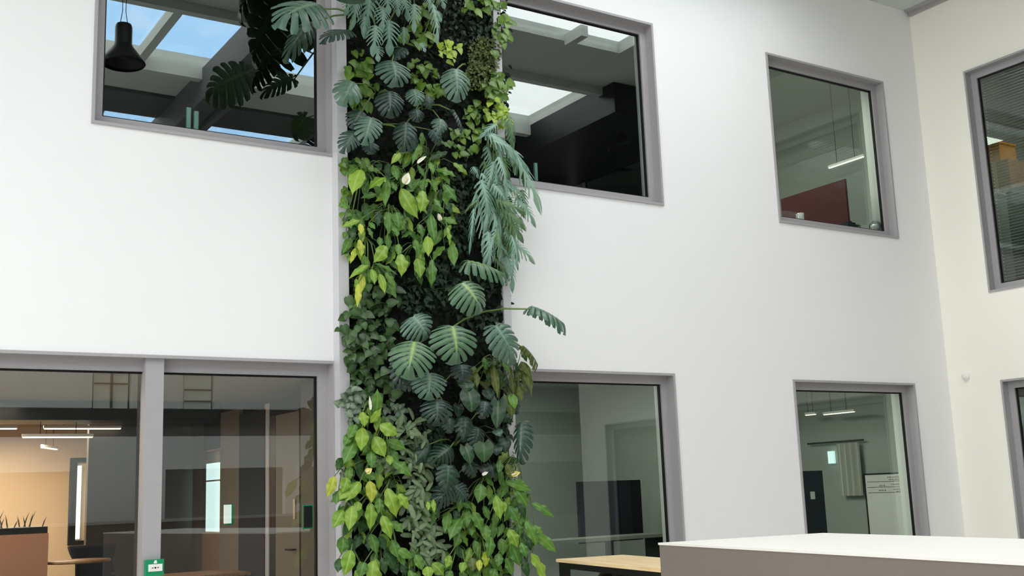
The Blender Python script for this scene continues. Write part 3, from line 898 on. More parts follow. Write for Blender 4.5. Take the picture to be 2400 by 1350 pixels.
def split_leaf(nl=7, s0=0.36, gap=0.70, lens=None, fan=0.22, a0=150, a1=16, bow=0.10, droop=0.16, K=4, M=9, hole=0.0, seed=0, tipl=0.42, round_=0.45, vz=0.018, heart=False):
    """leaf cut into lobes between its side veins (swiss cheese plant, blue fern)"""
    rr = random.Random(seed)
    lens = lens or (lambda t: 0.46 + 0.10 * sin(pi * t) - 0.16 * t * t)
    vs, fs, vein = [], [], []

    def mid(t): return max(0.0, (t - fan) / (1 - fan)) * (1 - tipl * 0.55)

    def g(s, gp):
        h = 1 - hole * max(0, 1 - abs(s - 0.19) / 0.07) if hole else 1
        if s <= s0: return h
        k = (s - s0) / (1 - s0)
        v = 1 - (1 - gp) * min(1, k * 2.2)
        if s > 0.86: v *= 1 - round_ * ((s - 0.86) / 0.14) ** 2
        return v
    for side in (-1, 1):
        jit = [rr.uniform(-0.025, 0.025) for _ in range(nl + 1)]
        for i in range(nl):
            b0, b1 = i / nl + (jit[i] if 0 < i else 0), (i + 1) / nl + (jit[i + 1] if i + 1 < nl else 0)
            c = (b0 + b1) / 2
            if i == nl - 1: c = b1
            Lj = rr.uniform(0.93, 1.07)
            gp = gap * rr.uniform(0.9, 1.08)
            dz = rr.uniform(-0.04, 0.04)
            o = len(vs)
            for m_ in range(M + 1):
                s = m_ / M
                for k in range(K + 1):
                    t = b0 + (b1 - b0) * k / K
                    tt = c + (t - c) * g(s, gp)
                    ang = radians(a0 + (a1 - a0) * (tt ** 0.8))
                    ln = lens(tt) * (Lj if s > s0 else 1)
                    if i == nl - 1: ln = lens(tt) * (1 - k / K) + tipl * (k / K); ang *= (1 - k / K * 0.999)
                    r = s * ln
                    ang2 = ang * (1 - 0.18 * s)
                    x = side * r * sin(ang2); y = mid(tt) + r * cos(ang2)
                    if heart:       # rounded heart outline, side veins running from the midrib to it
                        te = tt if i < nl - 1 else b0 + (1 - b0) * (k / K) if s >= 1 else tt
                        ph = radians(166) * (1 - te)
                        Rr = 0.50 + 0.07 * max(0, cos(ph - pi * 0.82)) ** 3 + 0.10 * max(0, cos(ph * 1.0)) ** 8
                        Rr *= (1 + (Lj - 1) * 0.9) if s > s0 and i < nl - 1 else 1
                        bx_, by_ = Rr * 1.02 * sin(ph), 0.42 + Rr * cos(ph)
                        my_ = max(0.0, (te - 0.2) / 0.8) * 0.80
                        x = side * bx_ * s; y = my_ + (by_ - my_) * s - 0.10 * s * (1 - s) * sin(ph)
                        ln = 0.5
                    mm = abs(k / K - 0.5) * 2 if i < nl - 1 else (1 - k / K)
                    z = bow * (1 - (y - 0.35) ** 2 * 2.2) - droop * (s ** 2) * ln * 2 * 0.8 + dz * s * s - vz * (1 - mm) * min(1, s * 3) * -1
                    vs.append((x, y, z))
                    vein.append(0.85 if s == 0 else (0.35 * (1 - s) if mm < 0.2 else 0.0))
            for m_ in range(M):
                for k in range(K):
                    a = o + m_ * (K + 1) + k
                    q = (a, a + 1, a + K + 2, a + K + 1)
                    fs.append(q if side > 0 else q[::-1])
    # weld and normalise so the stalk joint is (0,0) and the tip (0,1)
    key, idx, nv, nvein = {}, [], [], []
    for v, e in zip(vs, vein):
        kk = (round(v[0], 4), round(v[1], 4))
        if kk not in key:
            key[kk] = len(nv); nv.append(v); nvein.append(e)
        else: nvein[key[kk]] = max(nvein[key[kk]], e)
        idx.append(key[kk])
    ymax = max(v[1] for v in nv); xmax = max(abs(v[0]) for v in nv)
    nv = [(v[0] / (2 * xmax), v[1] / ymax, v[2]) for v in nv]
    nf = []
    for f in fs:
        q = []
        for i in f:
            if idx[i] not in q: q.append(idx[i])
        if len(q) > 2: nf.append(q)
    return nv, nf, nvein


SHAPE = {}
for s in range(4):
    SHAPE['lily', s] = blade(w_lily, bow=0.07 + 0.03 * s, nt=20, wave=0.14, curl=0.16, skew=0.03 * (s - 1.5), ribs=11, seed=s)
    SHAPE['heart', s] = blade(w_heart, nt=14, bow=0.10 + 0.03 * s, lobe=0.20, curl=0.14, wave=0.05, ribs=5, seed=s + 10)
    SHAPE['oval', s] = blade(w_oval, nt=10, ns=4, bow=0.08 + 0.05 * s, curl=0.2, ribs=4, seed=s + 20)
    SHAPE['monstera', s] = split_leaf(nl=8, heart=True, s0=0.30, gap=0.77, hole=(0, 0.25, 0.3, 0.2)[s], droop=0.16 + 0.06 * s, bow=0.12, seed=s + 3)
    SHAPE['young', s] = split_leaf(nl=6, heart=True, s0=0.62, gap=0.80, droop=0.14 + 0.05 * s, bow=0.12, seed=s + 40, M=8)
    SHAPE['frond', s] = split_leaf(nl=6, s0=0.15, gap=0.40, fan=0.05, a0=72, a1=32, lens=lambda t: 0.20 + 0.20 * sin(pi * min(1, t * 0.85 + 0.12)), tipl=0.40, droop=0.22, bow=0.12, round_=0.8, K=2, M=8, seed=s + 60, vz=0.01)

LM = {
    'lily_bright': leaf_mat('peace_lily_bright_leaf', (112, 152, 44), (140, 172, 58), (170, 192, 96), 0.36, 0.22),
    'lily_mid': leaf_mat('peace_lily_green_leaf', (70, 116, 42), (98, 140, 54), (128, 160, 84), 0.36, 0.2),
    'lily_dark': leaf_mat('peace_lily_dark_leaf', (34, 66, 30), (54, 90, 38), (70, 106, 58), 0.38, 0.15),
    'lily_yellow': leaf_mat('peace_lily_yellowing_leaf', (158, 174, 48), (186, 192, 66), (206, 208, 108), 0.4, 0.25),
    'lily_olive': leaf_mat('peace_lily_olive_leaf', (72, 88, 32), (102, 112, 44), (124, 134, 76), 0.38, 0.2),
    'mon_grey': leaf_mat('monstera_grey_green_leaf', (70, 98, 84), (92, 122, 104), (128, 152, 124), 0.30, 0.10),
    'mon_dark': leaf_mat('monstera_dark_leaf', (32, 52, 46), (50, 74, 64), (88, 110, 94), 0.30, 0.08),
    'mon_light': leaf_mat('monstera_light_leaf', (70, 102, 78), (92, 124, 96), (160, 186, 100), 0.30, 0.12),
    'mon_deep': leaf_mat('monstera_deep_green_leaf', (26, 48, 36), (38, 64, 46), (74, 100, 72), 0.33, 0.08),
    'fern': leaf_mat('blue_fern_leaf', (104, 142, 126), (142, 174, 156), (152, 180, 160), 0.55, 0.12),
    'fern_green': leaf_mat('fern_green_leaf', (66, 100, 62), (92, 124, 78), (120, 146, 100), 0.5, 0.15),
    'heart_deep': leaf_mat('philodendron_leaf', (34, 60, 40), (52, 84, 50), (92, 118, 82), 0.33, 0.1),
}
SM = {
    'pothos': leaf_mat('pothos_leaf', (58, 98, 30), (112, 148, 48), (130, 160, 74), 0.36, 0.2, island=True),
    'pothos_lime': leaf_mat('lime_pothos_leaf', (132, 168, 44), (180, 204, 66), (190, 204, 90), 0.38, 0.25, island=True),
    'ivy': leaf_mat('climber_leaf', (22, 46, 22), (66, 102, 50), (92, 120, 72), 0.36, 0.15, island=True),
    'dark': leaf_mat('dark_small_leaf', (14, 28, 16), (36, 56, 36), (54, 76, 52), 0.5, 0.08, island=True, spec=0.2),
    'fig': leaf_mat('creeping_fig_leaf', (52, 70, 24), (98, 112, 42), (100, 112, 56), 0.5, 0.15, island=True),
    'pep': leaf_mat('peperomia_leaf', (72, 98, 62), (124, 146, 104), (150, 166, 132), 0.45, 0.1, island=True),
    'round': leaf_mat('variegated_leaf', (58, 82, 62), (112, 134, 110), (160, 174, 150), 0.42, 0.1, island=True),
}
STEM = plain('green_stem', (96, 122, 58), 0.5)
STEMD = plain('dark_stem', (58, 66, 44), 0.5)
SPATHE = plain('white_spathe', (240, 238, 224), 0.5)
SPATHEY = plain('cream_spathe', (228, 218, 120), 0.5)
SPADIX = plain('pale_spadix', (222, 214, 170), 0.7)

MESH = {}


def leaf_mesh(kind, s, mk):
    if (kind, s, mk) not in MESH:
        MESH[kind, s, mk] = mesh_from('leaf', *SHAPE[kind, s], LM[mk])
    return MESH[kind, s, mk]


PXM = 10 / FPX * 1.12


def put_leaf(parent, kind, mk, b, t, wm, normal, name='leaf', s=None):
    y = (t - b); Ln = y.length; y.normalize()
    z = normal - y * normal.dot(y); z.normalize()
    x = y.cross(z)
    if s is None: s = random.randrange(4)
    o = bpy.data.objects.new(name, leaf_mesh(kind, s, mk))
    COL.objects.link(o)
    o.parent = parent
    zs = (Ln + wm) / 2
    M_ = Matrix((x * wm, y * Ln, z * zs)).transposed().to_4x4()
    M_.translation = b - parent.location
    o.matrix_local = M_
    return o


OUT = V((-0.25, -1.0, 0.42))       # towards the open atrium


def nrm(j=0.3, base=OUT):
    return (base + V((random.uniform(-j, j), random.uniform(-j, j), random.uniform(-j, j)))).normalized()


class Plant:
    """root on the felt; leaves as children, their stalks one mesh"""
    def __init__(s, name, cat, group, px, py, label, stem=None):
        s.root = U(px, py, 0.09)
        s.o = empty(name, s.root, label=label, cat=cat, group=group)
        s.px, s.py = px, py
        s.stalks = MB(); s.n = 0; s.stem = stem or STEM

    def stalk(s, end, r=0.006, sag=0.06):
        a = V((random.uniform(-.03, .03), 0, random.uniform(-.03, .03)))
        e = end - s.root
        mid_ = (a + e) / 2 + V((0, -0.04, sag))
        pts = [a, (a * 2 + mid_) / 3 * 1.0 + V((0, -.01, sag * .4)), mid_, e]
        s.stalks.tube(pts, [r * 1.25, r * 1.1, r, r * 0.8], 5); s.n += 1

    def done(s):
        if s.n: s.stalks.build('stem', s.stem, s.o)


def nearest(plants, x, y, up=30):
    return min(plants, key=lambda p: (p.px - x) ** 2 + (p.py - (y - up)) ** 2 * 0.8)


# ------------------------------------------------------------------ peace lilies
GL = 'peace lilies in the living wall'


def lily(px, py, label): return Plant('peace_lily', 'plant', GL, px, py, label)


upper = [lily(850, 400, 'peace lily with broad bright leaves beside the left post, under the dark upper monstera'),
         lily(955, 430, 'peace lily bearing one open white flower below the upper monstera leaves'),
         lily(1005, 385, 'peace lily with a slim closed white bud, highest in the upper lily patch'),
         lily(1030, 455, 'peace lily with wide leaves pointing right, just left of the blue-green fern'),
         lily(905, 495, 'peace lily with dark leaf pair hanging in the middle of the upper lily patch'),
         lily(1025, 520, 'peace lily with a small half-hidden white flower left of the dark creeping leaves'),
         lily(975, 580, 'peace lily with the two large light leaves lowest in the upper lily patch'),
         lily(850, 560, 'peace lily with small yellow leaves along the left post'),
         lily(870, 640, 'peace lily with narrow arching yellow-green leaves, lower left end of upper patch')]
lower_l = [lily(865, 955, 'upright young peace lily with a thin white bud, highest in the lower left patch'),
           lily(835, 1010, 'peace lily with olive leaf over the left post, under the upright young one'),
           lily(900, 1000, 'peace lily with two bright leaves turned right beside the small oval leaves'),
           lily(862, 1090, 'peace lily with one small yellow flower in the lower left patch'),
           lily(800, 1115, 'peace lily whose single yellow leaf sticks out left over the grey post'),
           lily(915, 1130, 'peace lily with a broad lime leaf next to the small oval leaves'),
           lily(868, 1170, 'peace lily with pale hanging leaves below the yellow-flowered one'),
           lily(812, 1190, 'peace lily with dark and light leaves over the post, lower left edge'),
           lily(905, 1225, 'peace lily with leaves slanting right under the broad lime leaf'),
           lily(815, 1290, 'peace lily lowest at the left edge of the living wall'),
           lily(885, 1290, 'peace lily with ribbed leaves, lowest beside the left edge plant'),
           lily(960, 1305, 'peace lily below the small oval leaves at the foot of the wall')]
lower_r = [lily(1130, 1130, 'peace lily with a half-open white bud under the dark monstera leaves'),
           lily(1205, 1085, 'peace lily with cream hooded flower at the right edge of the living wall'),
           lily(1085, 1195, 'peace lily with dark glossy leaves right of the small oval leaves'),
           lily(1160, 1180, 'peace lily with bright narrow leaf in the middle of the lower right patch'),
           lily(1235, 1160, 'peace lily with pointed leaves reaching right across the dark window'),
           lily(1210, 1245, 'peace lily with broad bright leaves below the cream-flowered one'),
           lily(1262, 1270, 'peace lily with one large lime leaf hanging beside the high table'),
           lily(1120, 1265, 'peace lily with a yellowed leaf in the lower right patch'),
           lily(1070, 1290, 'peace lily with an olive-yellow leaf at the foot of the wall')]
side = [lily(1150, 850, 'peace lily with long drooping olive leaves under the right monstera leaf'),
        lily(1205, 880, 'peace lily with drooping olive leaves overhanging the dark window corner')]

A3 = lambda x, y: (750 + x / 3.857, 330 + y / 3.857)
A4 = lambda x, y: (750 + x / 3.857, 600 + y / 3.857)
A5 = lambda x, y: (750 + x / 2.872, 880 + y / 2.872)
Z3, Z5 = 1 / 3.857, 1 / 2.872
B_, M_, D_, Y_, O_ = 'lily_bright', 'lily_mid', 'lily_dark', 'lily_yellow', 'lily_olive'
up_l = [(370, 260, 290, 490, 150, B_), (340, 240, 240, 320, 85, M_), (590, 330, 440, 440, 115, B_), (610, 350, 590, 605, 85, M_), (730, 430, 890, 710, 140, B_),
        (930, 450, 905, 655, 125, B_), (940, 340, 925, 460, 88, M_), (1110, 390, 1240, 560, 95, M_), (1045, 260, 1235, 330, 110, M_), (880, 220, 960, 350, 52, M_),
        (1010, 340, 1050, 480, 48, M_), (520, 610, 520, 780, 88, D_), (620, 640, 620, 850, 105, M_), (690, 640, 715, 800, 105, M_), (660, 740, 700, 880, 85, M_),
        (800, 740, 805, 885, 80, D_), (890, 750, 930, 880, 85, M_), (1000, 660, 1040, 940, 92, M_), (940, 650, 1000, 800, 95, D_), (970, 860, 980, 1050, 95, B_),
        (860, 890, 890, 1050, 95, M_), (1190, 930, 1215, 1140, 100, M_), (730, 1020, 735, 1235, 125, B_), (880, 1060, 905, 1245, 112, B_), (1010, 1070, 1005, 1330, 90, M_),
        (600, 950, 480, 1105, 125, B_), (640, 1000, 560, 1110, 85, D_), (540, 870, 540, 960, 60, M_), (710, 930, 710, 1050, 66, M_), (355, 890, 375, 1055, 75, Y_),
        (365, 750, 370, 850, 58, Y_), (320, 970, 270, 1115, 52, Y_), (360, 715, 185, 790, 62, B_), (440, 740, 500, 800, 52, M_), (268, 590, 163, 590, 88, M_),
        (290, 650, 240, 690, 60, M_), (285, 955, 190, 1040, 80, D_), (435, 1120, 255, 1255, 60, B_), (375, 1205, 375, 1375, 68, Y_), (345, 1290, 335, 1510, 62, Y_),
        (470, 1160, 495, 1300, 62, B_), (540, 1200, 588, 1385, 68, B_), (590, 1190, 688, 1335, 62, M_), (500, 1110, 705, 1215, 52, M_), (600, 1140, 610, 1240, 66, D_),
        (400, 560, 440, 720, 92, D_), (510, 480, 365, 520, 62, M_), (1110, 700, 1245, 755, 72, M_), (1150, 780, 1172, 955, 48, B_), (895, 30, 830, 225, 55, M_),
        (915, 30, 965, 130, 42, D_), (1150, 100, 960, 190, 72, D_), (725, 110, 640, 215, 66, B_), (660, 220, 700, 360, 74, M_), (990, 190, 1025, 310, 64, M_),
        (1090, 430, 1090, 590, 66, D_), (1030, 520, 1092, 625, 62, M_), (545, 200, 510, 300, 62, D_), (640, 370, 690, 460, 74, M_), (760, 560, 850, 740, 90, D_),
        (1040, 570, 960, 700, 80, D_), (470, 300, 500, 420, 60, D_), (780, 300, 830, 450, 70, M_), (840, 420, 790, 470, 60, M_), (1060, 340, 1110, 420, 60, D_)]
lo_l = [(370, 260, 385, 88, 78, M_), (340, 320, 416, 218, 52, B_), (285, 245, 300, 350, 72, B_), (400, 335, 528, 402, 92, B_), (285, 350, 275, 512, 88, B_),
        (365, 412, 440, 552, 98, B_), (445, 440, 582, 497, 72, M_), (455, 510, 532, 582, 72, M_), (232, 445, 158, 600, 92, M_), (345, 505, 350, 632, 68, M_),
        (322, 455, 285, 527, 62, M_), (485, 580, 622, 682, 92, M_), (98, 678, 45, 825, 66, Y_), (335, 708, 345, 862, 78, Y_), (270, 715, 168, 857, 84, B_),
        (450, 758, 515, 960, 100, B_), (530, 795, 592, 907, 74, B_), (262, 848, 238, 922, 58, B_), (340, 855, 335, 1048, 82, B_), (218, 875, 195, 1052, 82, B_),
        (155, 905, 83, 1032, 84, B_), (418, 942, 478, 1104, 78, B_), (480, 985, 562, 1062, 72, M_), (340, 1065, 382, 1205, 68, M_), (210, 1175, 160, 1355, 92, B_),
        (300, 1255, 265, 1370, 74, M_), (362, 1245, 340, 1410, 88, B_), (432, 1175, 502, 1315, 84, D_), (480, 1105, 528, 1235, 72, M_), (520, 1165, 625, 1232, 62, M_),
        (640, 1205, 692, 1315, 62, M_), (600, 1310, 640, 1410, 64, M_), (155, 1085, 140, 1205, 84, M_), (185, 685, 145, 795, 74, B_), (250, 535, 268, 705, 64, D_),
        (155, 555, 108, 645, 62, D_), (205, 615, 180, 725, 54, M_), (125, 775, 108, 872, 62, M_), (400, 825, 390, 935, 64, M_), (300, 655, 385, 705, 62, M_),
        (272, 885, 255, 985, 54, M_), (462, 535, 472, 605, 54, B_), (205, 755, 128, 842, 84, B_), (440, 885, 503, 985, 64, D_), (755, 1265, 835, 1352, 84, B_),
        (722, 1285, 732, 1375, 74, B_), (240, 330, 190, 430, 70, M_), (200, 400, 165, 470, 56, M_), (430, 700, 520, 760, 66, D_), (215, 970, 150, 1090, 60, D_),
        (270, 1060, 240, 1170, 64, D_), (400, 1080, 440, 1180, 62, D_), (560, 1240, 560, 1350, 60, D_), (130, 1230, 118, 1330, 60, D_), (480, 1240, 520, 1345, 64, D_)]
lo_r = [(1085, 728, 1062, 862, 92, M_), (958, 860, 1022, 897, 55, M_), (868, 915, 838, 1062, 66, M_), (990, 898, 990, 1032, 68, M_), (1028, 915, 1092, 1058, 84, M_),
        (948, 960, 872, 1112, 96, M_), (932, 898, 902, 975, 56, D_), (1115, 1005, 1120, 1124, 74, M_), (1150, 1085, 1130, 1234, 74, M_), (1183, 808, 1216, 974, 74, B_),
        (1228, 848, 1247, 922, 48, B_), (1268, 878, 1342, 1004, 74, M_), (1308, 758, 1402, 894, 84, M_), (1250, 712, 1432, 783, 64, M_), (1425, 858, 1582, 962, 64, M_),
        (1385, 978, 1462, 1154, 74, M_), (1458, 1068, 1592, 1193, 78, M_), (1270, 1036, 1330, 1163, 92, B_), (1288, 1138, 1345, 1288, 88, M_), (1418, 1195, 1532, 1410, 90, B_),
        (1020, 998, 1020, 1083, 54, M_), (942, 1055, 903, 1163, 66, M_), (1040, 1075, 1062, 1193, 64, D_), (1112, 1185, 1110, 1293, 60, Y_), (1020, 1225, 1030, 1323, 74, O_),
        (872, 1210, 848, 1298, 56, B_), (898, 1150, 992, 1243, 66, D_), (972, 1255, 950, 1333, 56, B_), (1075, 1240, 1072, 1322, 46, Y_), (1222, 1095, 1230, 1213, 74, M_),
        (1350, 1125, 1392, 1233, 66, M_), (1202, 1195, 1200, 1293, 66, M_), (1252, 1225, 1292, 1353, 74, M_), (1332, 995, 1352, 1083, 66, M_), (1202, 925, 1180, 1013, 64, D_),
        (1260, 595, 1292, 703, 74, O_), (1212, 568, 1200, 663, 56, M_), (1100, 875, 1132, 963, 56, D_), (1162, 955, 1180, 1063, 64, D_), (742, 955, 760, 1033, 54, D_),
        (762, 835, 770, 928, 34, B_), (725, 848, 730, 912, 34, B_), (1440, 1005, 1502, 1093, 54, M_), (1150, 1265, 1162, 1343, 60, D_), (1062, 1320, 1050, 1400, 64, M_),
        (1310, 690, 1360, 750, 60, M_), (1190, 640, 1170, 720, 54, D_), (1230, 760, 1260, 850, 60, D_), (1330, 860, 1390, 960, 60, D_), (1400, 1100, 1430, 1190, 60, D_),
        (880, 1310, 850, 1390, 60, M_), (1240, 1330, 1270, 1400, 60, D_), (1360, 1240, 1400, 1330, 60, D_), (1180, 1300, 1150, 1390, 70, M_)]
sd_l = [(1480, 918, 1500, 1034, 68, M_), (1412, 1055, 1420, 1194, 62, O_), (1570, 995, 1612, 1285, 80, O_), (1510, 1025, 1530, 1175, 46, D_), (1680, 1085, 1670, 1255, 66, D_),
        (1790, 1175, 1822, 1324, 66, O_), (1860, 1005, 1892, 1204, 80, O_), (1820, 955, 1905, 1095, 74, O_), (1650, 955, 1722, 1064, 64, M_), (1722, 1075, 1752, 1254, 66, O_),
        (1690, 1275, 1760, 1385, 74, B_), (1890, 1085, 1912, 1276, 40, O_), (1602, 1175, 1600, 1294, 36, M_), (1740, 930, 1790, 1060, 60, D_), (1620, 1050, 1640, 1190, 60, D_)]
DEP = {B_: 0.33, Y_: 0.34, M_: 0.26, O_: 0.30, D_: 0.17}
# leaves that belong to a given plant whatever lies nearest: (first two zoom numbers) -> plant
for plants, lst, A, Z in ((upper, up_l, A3, Z3), (lower_l, lo_l, A5, Z5), (lower_r, lo_r, A5, Z5), (side, sd_l, A4, Z3)):
    for bx, by, tx, ty, wd, mk in lst:
        b2, t2 = A(bx, by), A(tx, ty)
        p = nearest(plants, *b2)
        d = DEP[mk] + random.uniform(-0.05, 0.05) + (0.08 if b2[0] > 1215 else 0)
        b3 = U(*b2, d); t3 = U(*t2, d + 0.05)
        put_leaf(p.o, 'lily', mk, b3, t3, wd * Z * PXM * 0.98, nrm(0.35))
        p.stalk(b3)
    # further leaves deeper in the clump
    xs = [A(l[0], l[1]) for l in lst]
    for i in range(int(len(lst) * 1.9)):
        c = random.choice(xs)
        b2 = (c[0] + random.uniform(-22, 22), c[1] + random.uniform(-28, 28))
        b2 = (min(max(b2[0], 815), 1225), b2[1])
        a = random.gauss(0, 0.5)
        ln = random.uniform(30, 48)
        p = nearest(plants, *b2)
        d = random.uniform(0.11, 0.22)
        b3 = U(*b2, d); t3 = U(b2[0] + ln * sin(a), b2[1] + ln * cos(a), d + 0.03)
        put_leaf(p.o, 'lily', random.choice((D_, M_, M_, B_) if plants is not side else (D_, O_, O_)), b3, t3, ln * 0.45 * PXM, nrm(0.5))
        p.stalk(b3, 0.004)


def flower(p, bx, by, tx, ty, wd, d, mat=SPATHE, closed=False):
    """one spathe around a knobbly spadix on a stalk"""
    b3, t3 = U(bx, by, d), U(tx, ty, d + 0.02)
    f = empty('flower', (0, 0, 0)); f.parent = p.o
    y = t3 - b3; Ln = y.length; y.normalize()
    z = (OUT - y * OUT.dot(y)).normalized(); x = y.cross(z)
    vs, fs, _ = blade(lambda t: 0.5 * sin(pi * (0.05 + 0.95 * t) ** 0.7) ** 0.8 if t < 1 else 0.01, bow=-0.12, fold=0.9 if closed else 0.35, curl=-0.2, ribs=0)
    me = bpy.data.meshes.new('spathe'); wm = wd * PXM
    me.from_pydata([tuple(x * (v[0] * wm) + y * (v[1] * Ln) + z * (v[2] * wm * 1.2) + b3 - p.root) for v in vs], [], fs)
    link('spathe', me, f, mat, smooth=True)
    if not closed:
        c = b3 - p.root + z * (wm * 0.12)
        MB().tube([c + y * Ln * k for k in (0.05, 0.2, 0.5, 0.62)], [0.008, 0.012, 0.011, 0.004], 8).build('spadix', SPADIX, f)
    p.stalk(b3, 0.005, 0.1)


flower(upper[1], *A3(765, 392), *A3(800, 288), 20, 0.36)
flower(upper[2], *A3(880, 205), *A3(962, 138), 9, 0.34, closed=True)
flower(upper[5], *A3(1085, 722), *A3(1068, 655), 12, 0.30)
flower(lower_l[0], *A5(338, 232), *A5(332, 138), 7, 0.32, closed=True)
flower(lower_l[3], *A5(310, 655), *A5(350, 628), 14, 0.36, SPATHEY)
flower(lower_r[0], *A5(1092, 672), *A5(1132, 650), 8, 0.36, closed=True)
flower(lower_r[1], *A5(1285, 672), *A5(1348, 652), 14, 0.36, SPATHEY)
for p in upper + lower_l + lower_r + side: p.done()

# ------------------------------------------------------------------ swiss cheese plants
GM = 'swiss cheese plants in the living wall'


def cheese(px, py, label): return Plant('swiss_cheese_plant', 'plant', GM, px, py, label)


A2 = lambda x, y: (650 + x / 3.374, y / 3.374)
Z2 = 1 / 3.374
mon = [cheese(830, 40, 'swiss cheese plant whose big leaf reaches left in front of the upper window'),
       cheese(915, 120, 'swiss cheese plant with grey-green leaf under the blue-green fern fronds'),
       cheese(1090, 150, 'swiss cheese plant with one leaf on a long pale stalk, beside the fine-leaved creeper'),
       cheese(880, 215, 'swiss cheese plant with leaves over the left post, level with the upper windows'),
       cheese(985, 250, 'swiss cheese plant with small dark leaves in the middle of the upper cluster'),
       cheese(865, 290, 'swiss cheese plant lowest in the upper cluster beside the left post'),
       cheese(1110, 740, 'large swiss cheese plant with glossy light leaves, one standing out over the white wall'),
       cheese(970, 800, 'swiss cheese plant with overlapping leaves left of the large glossy one'),
       cheese(1175, 800, 'swiss cheese plant with dark backs of leaves over the window corner'),
       cheese(1020, 920, 'swiss cheese plant with dark drooping leaves under the big glossy cluster'),
       cheese(1060, 1040, 'swiss cheese plant with deep green leaves beside the small oval leaves'),
       cheese(1060, 1120, 'swiss cheese plant with the lowest dark leaves, above the lower right lilies'),
       cheese(1200, 1000, 'swiss cheese plant with one dark leaf hanging over the right post')]
G_, K_, Lt, P_ = 'mon_grey', 'mon_dark', 'mon_light', 'mon_deep'
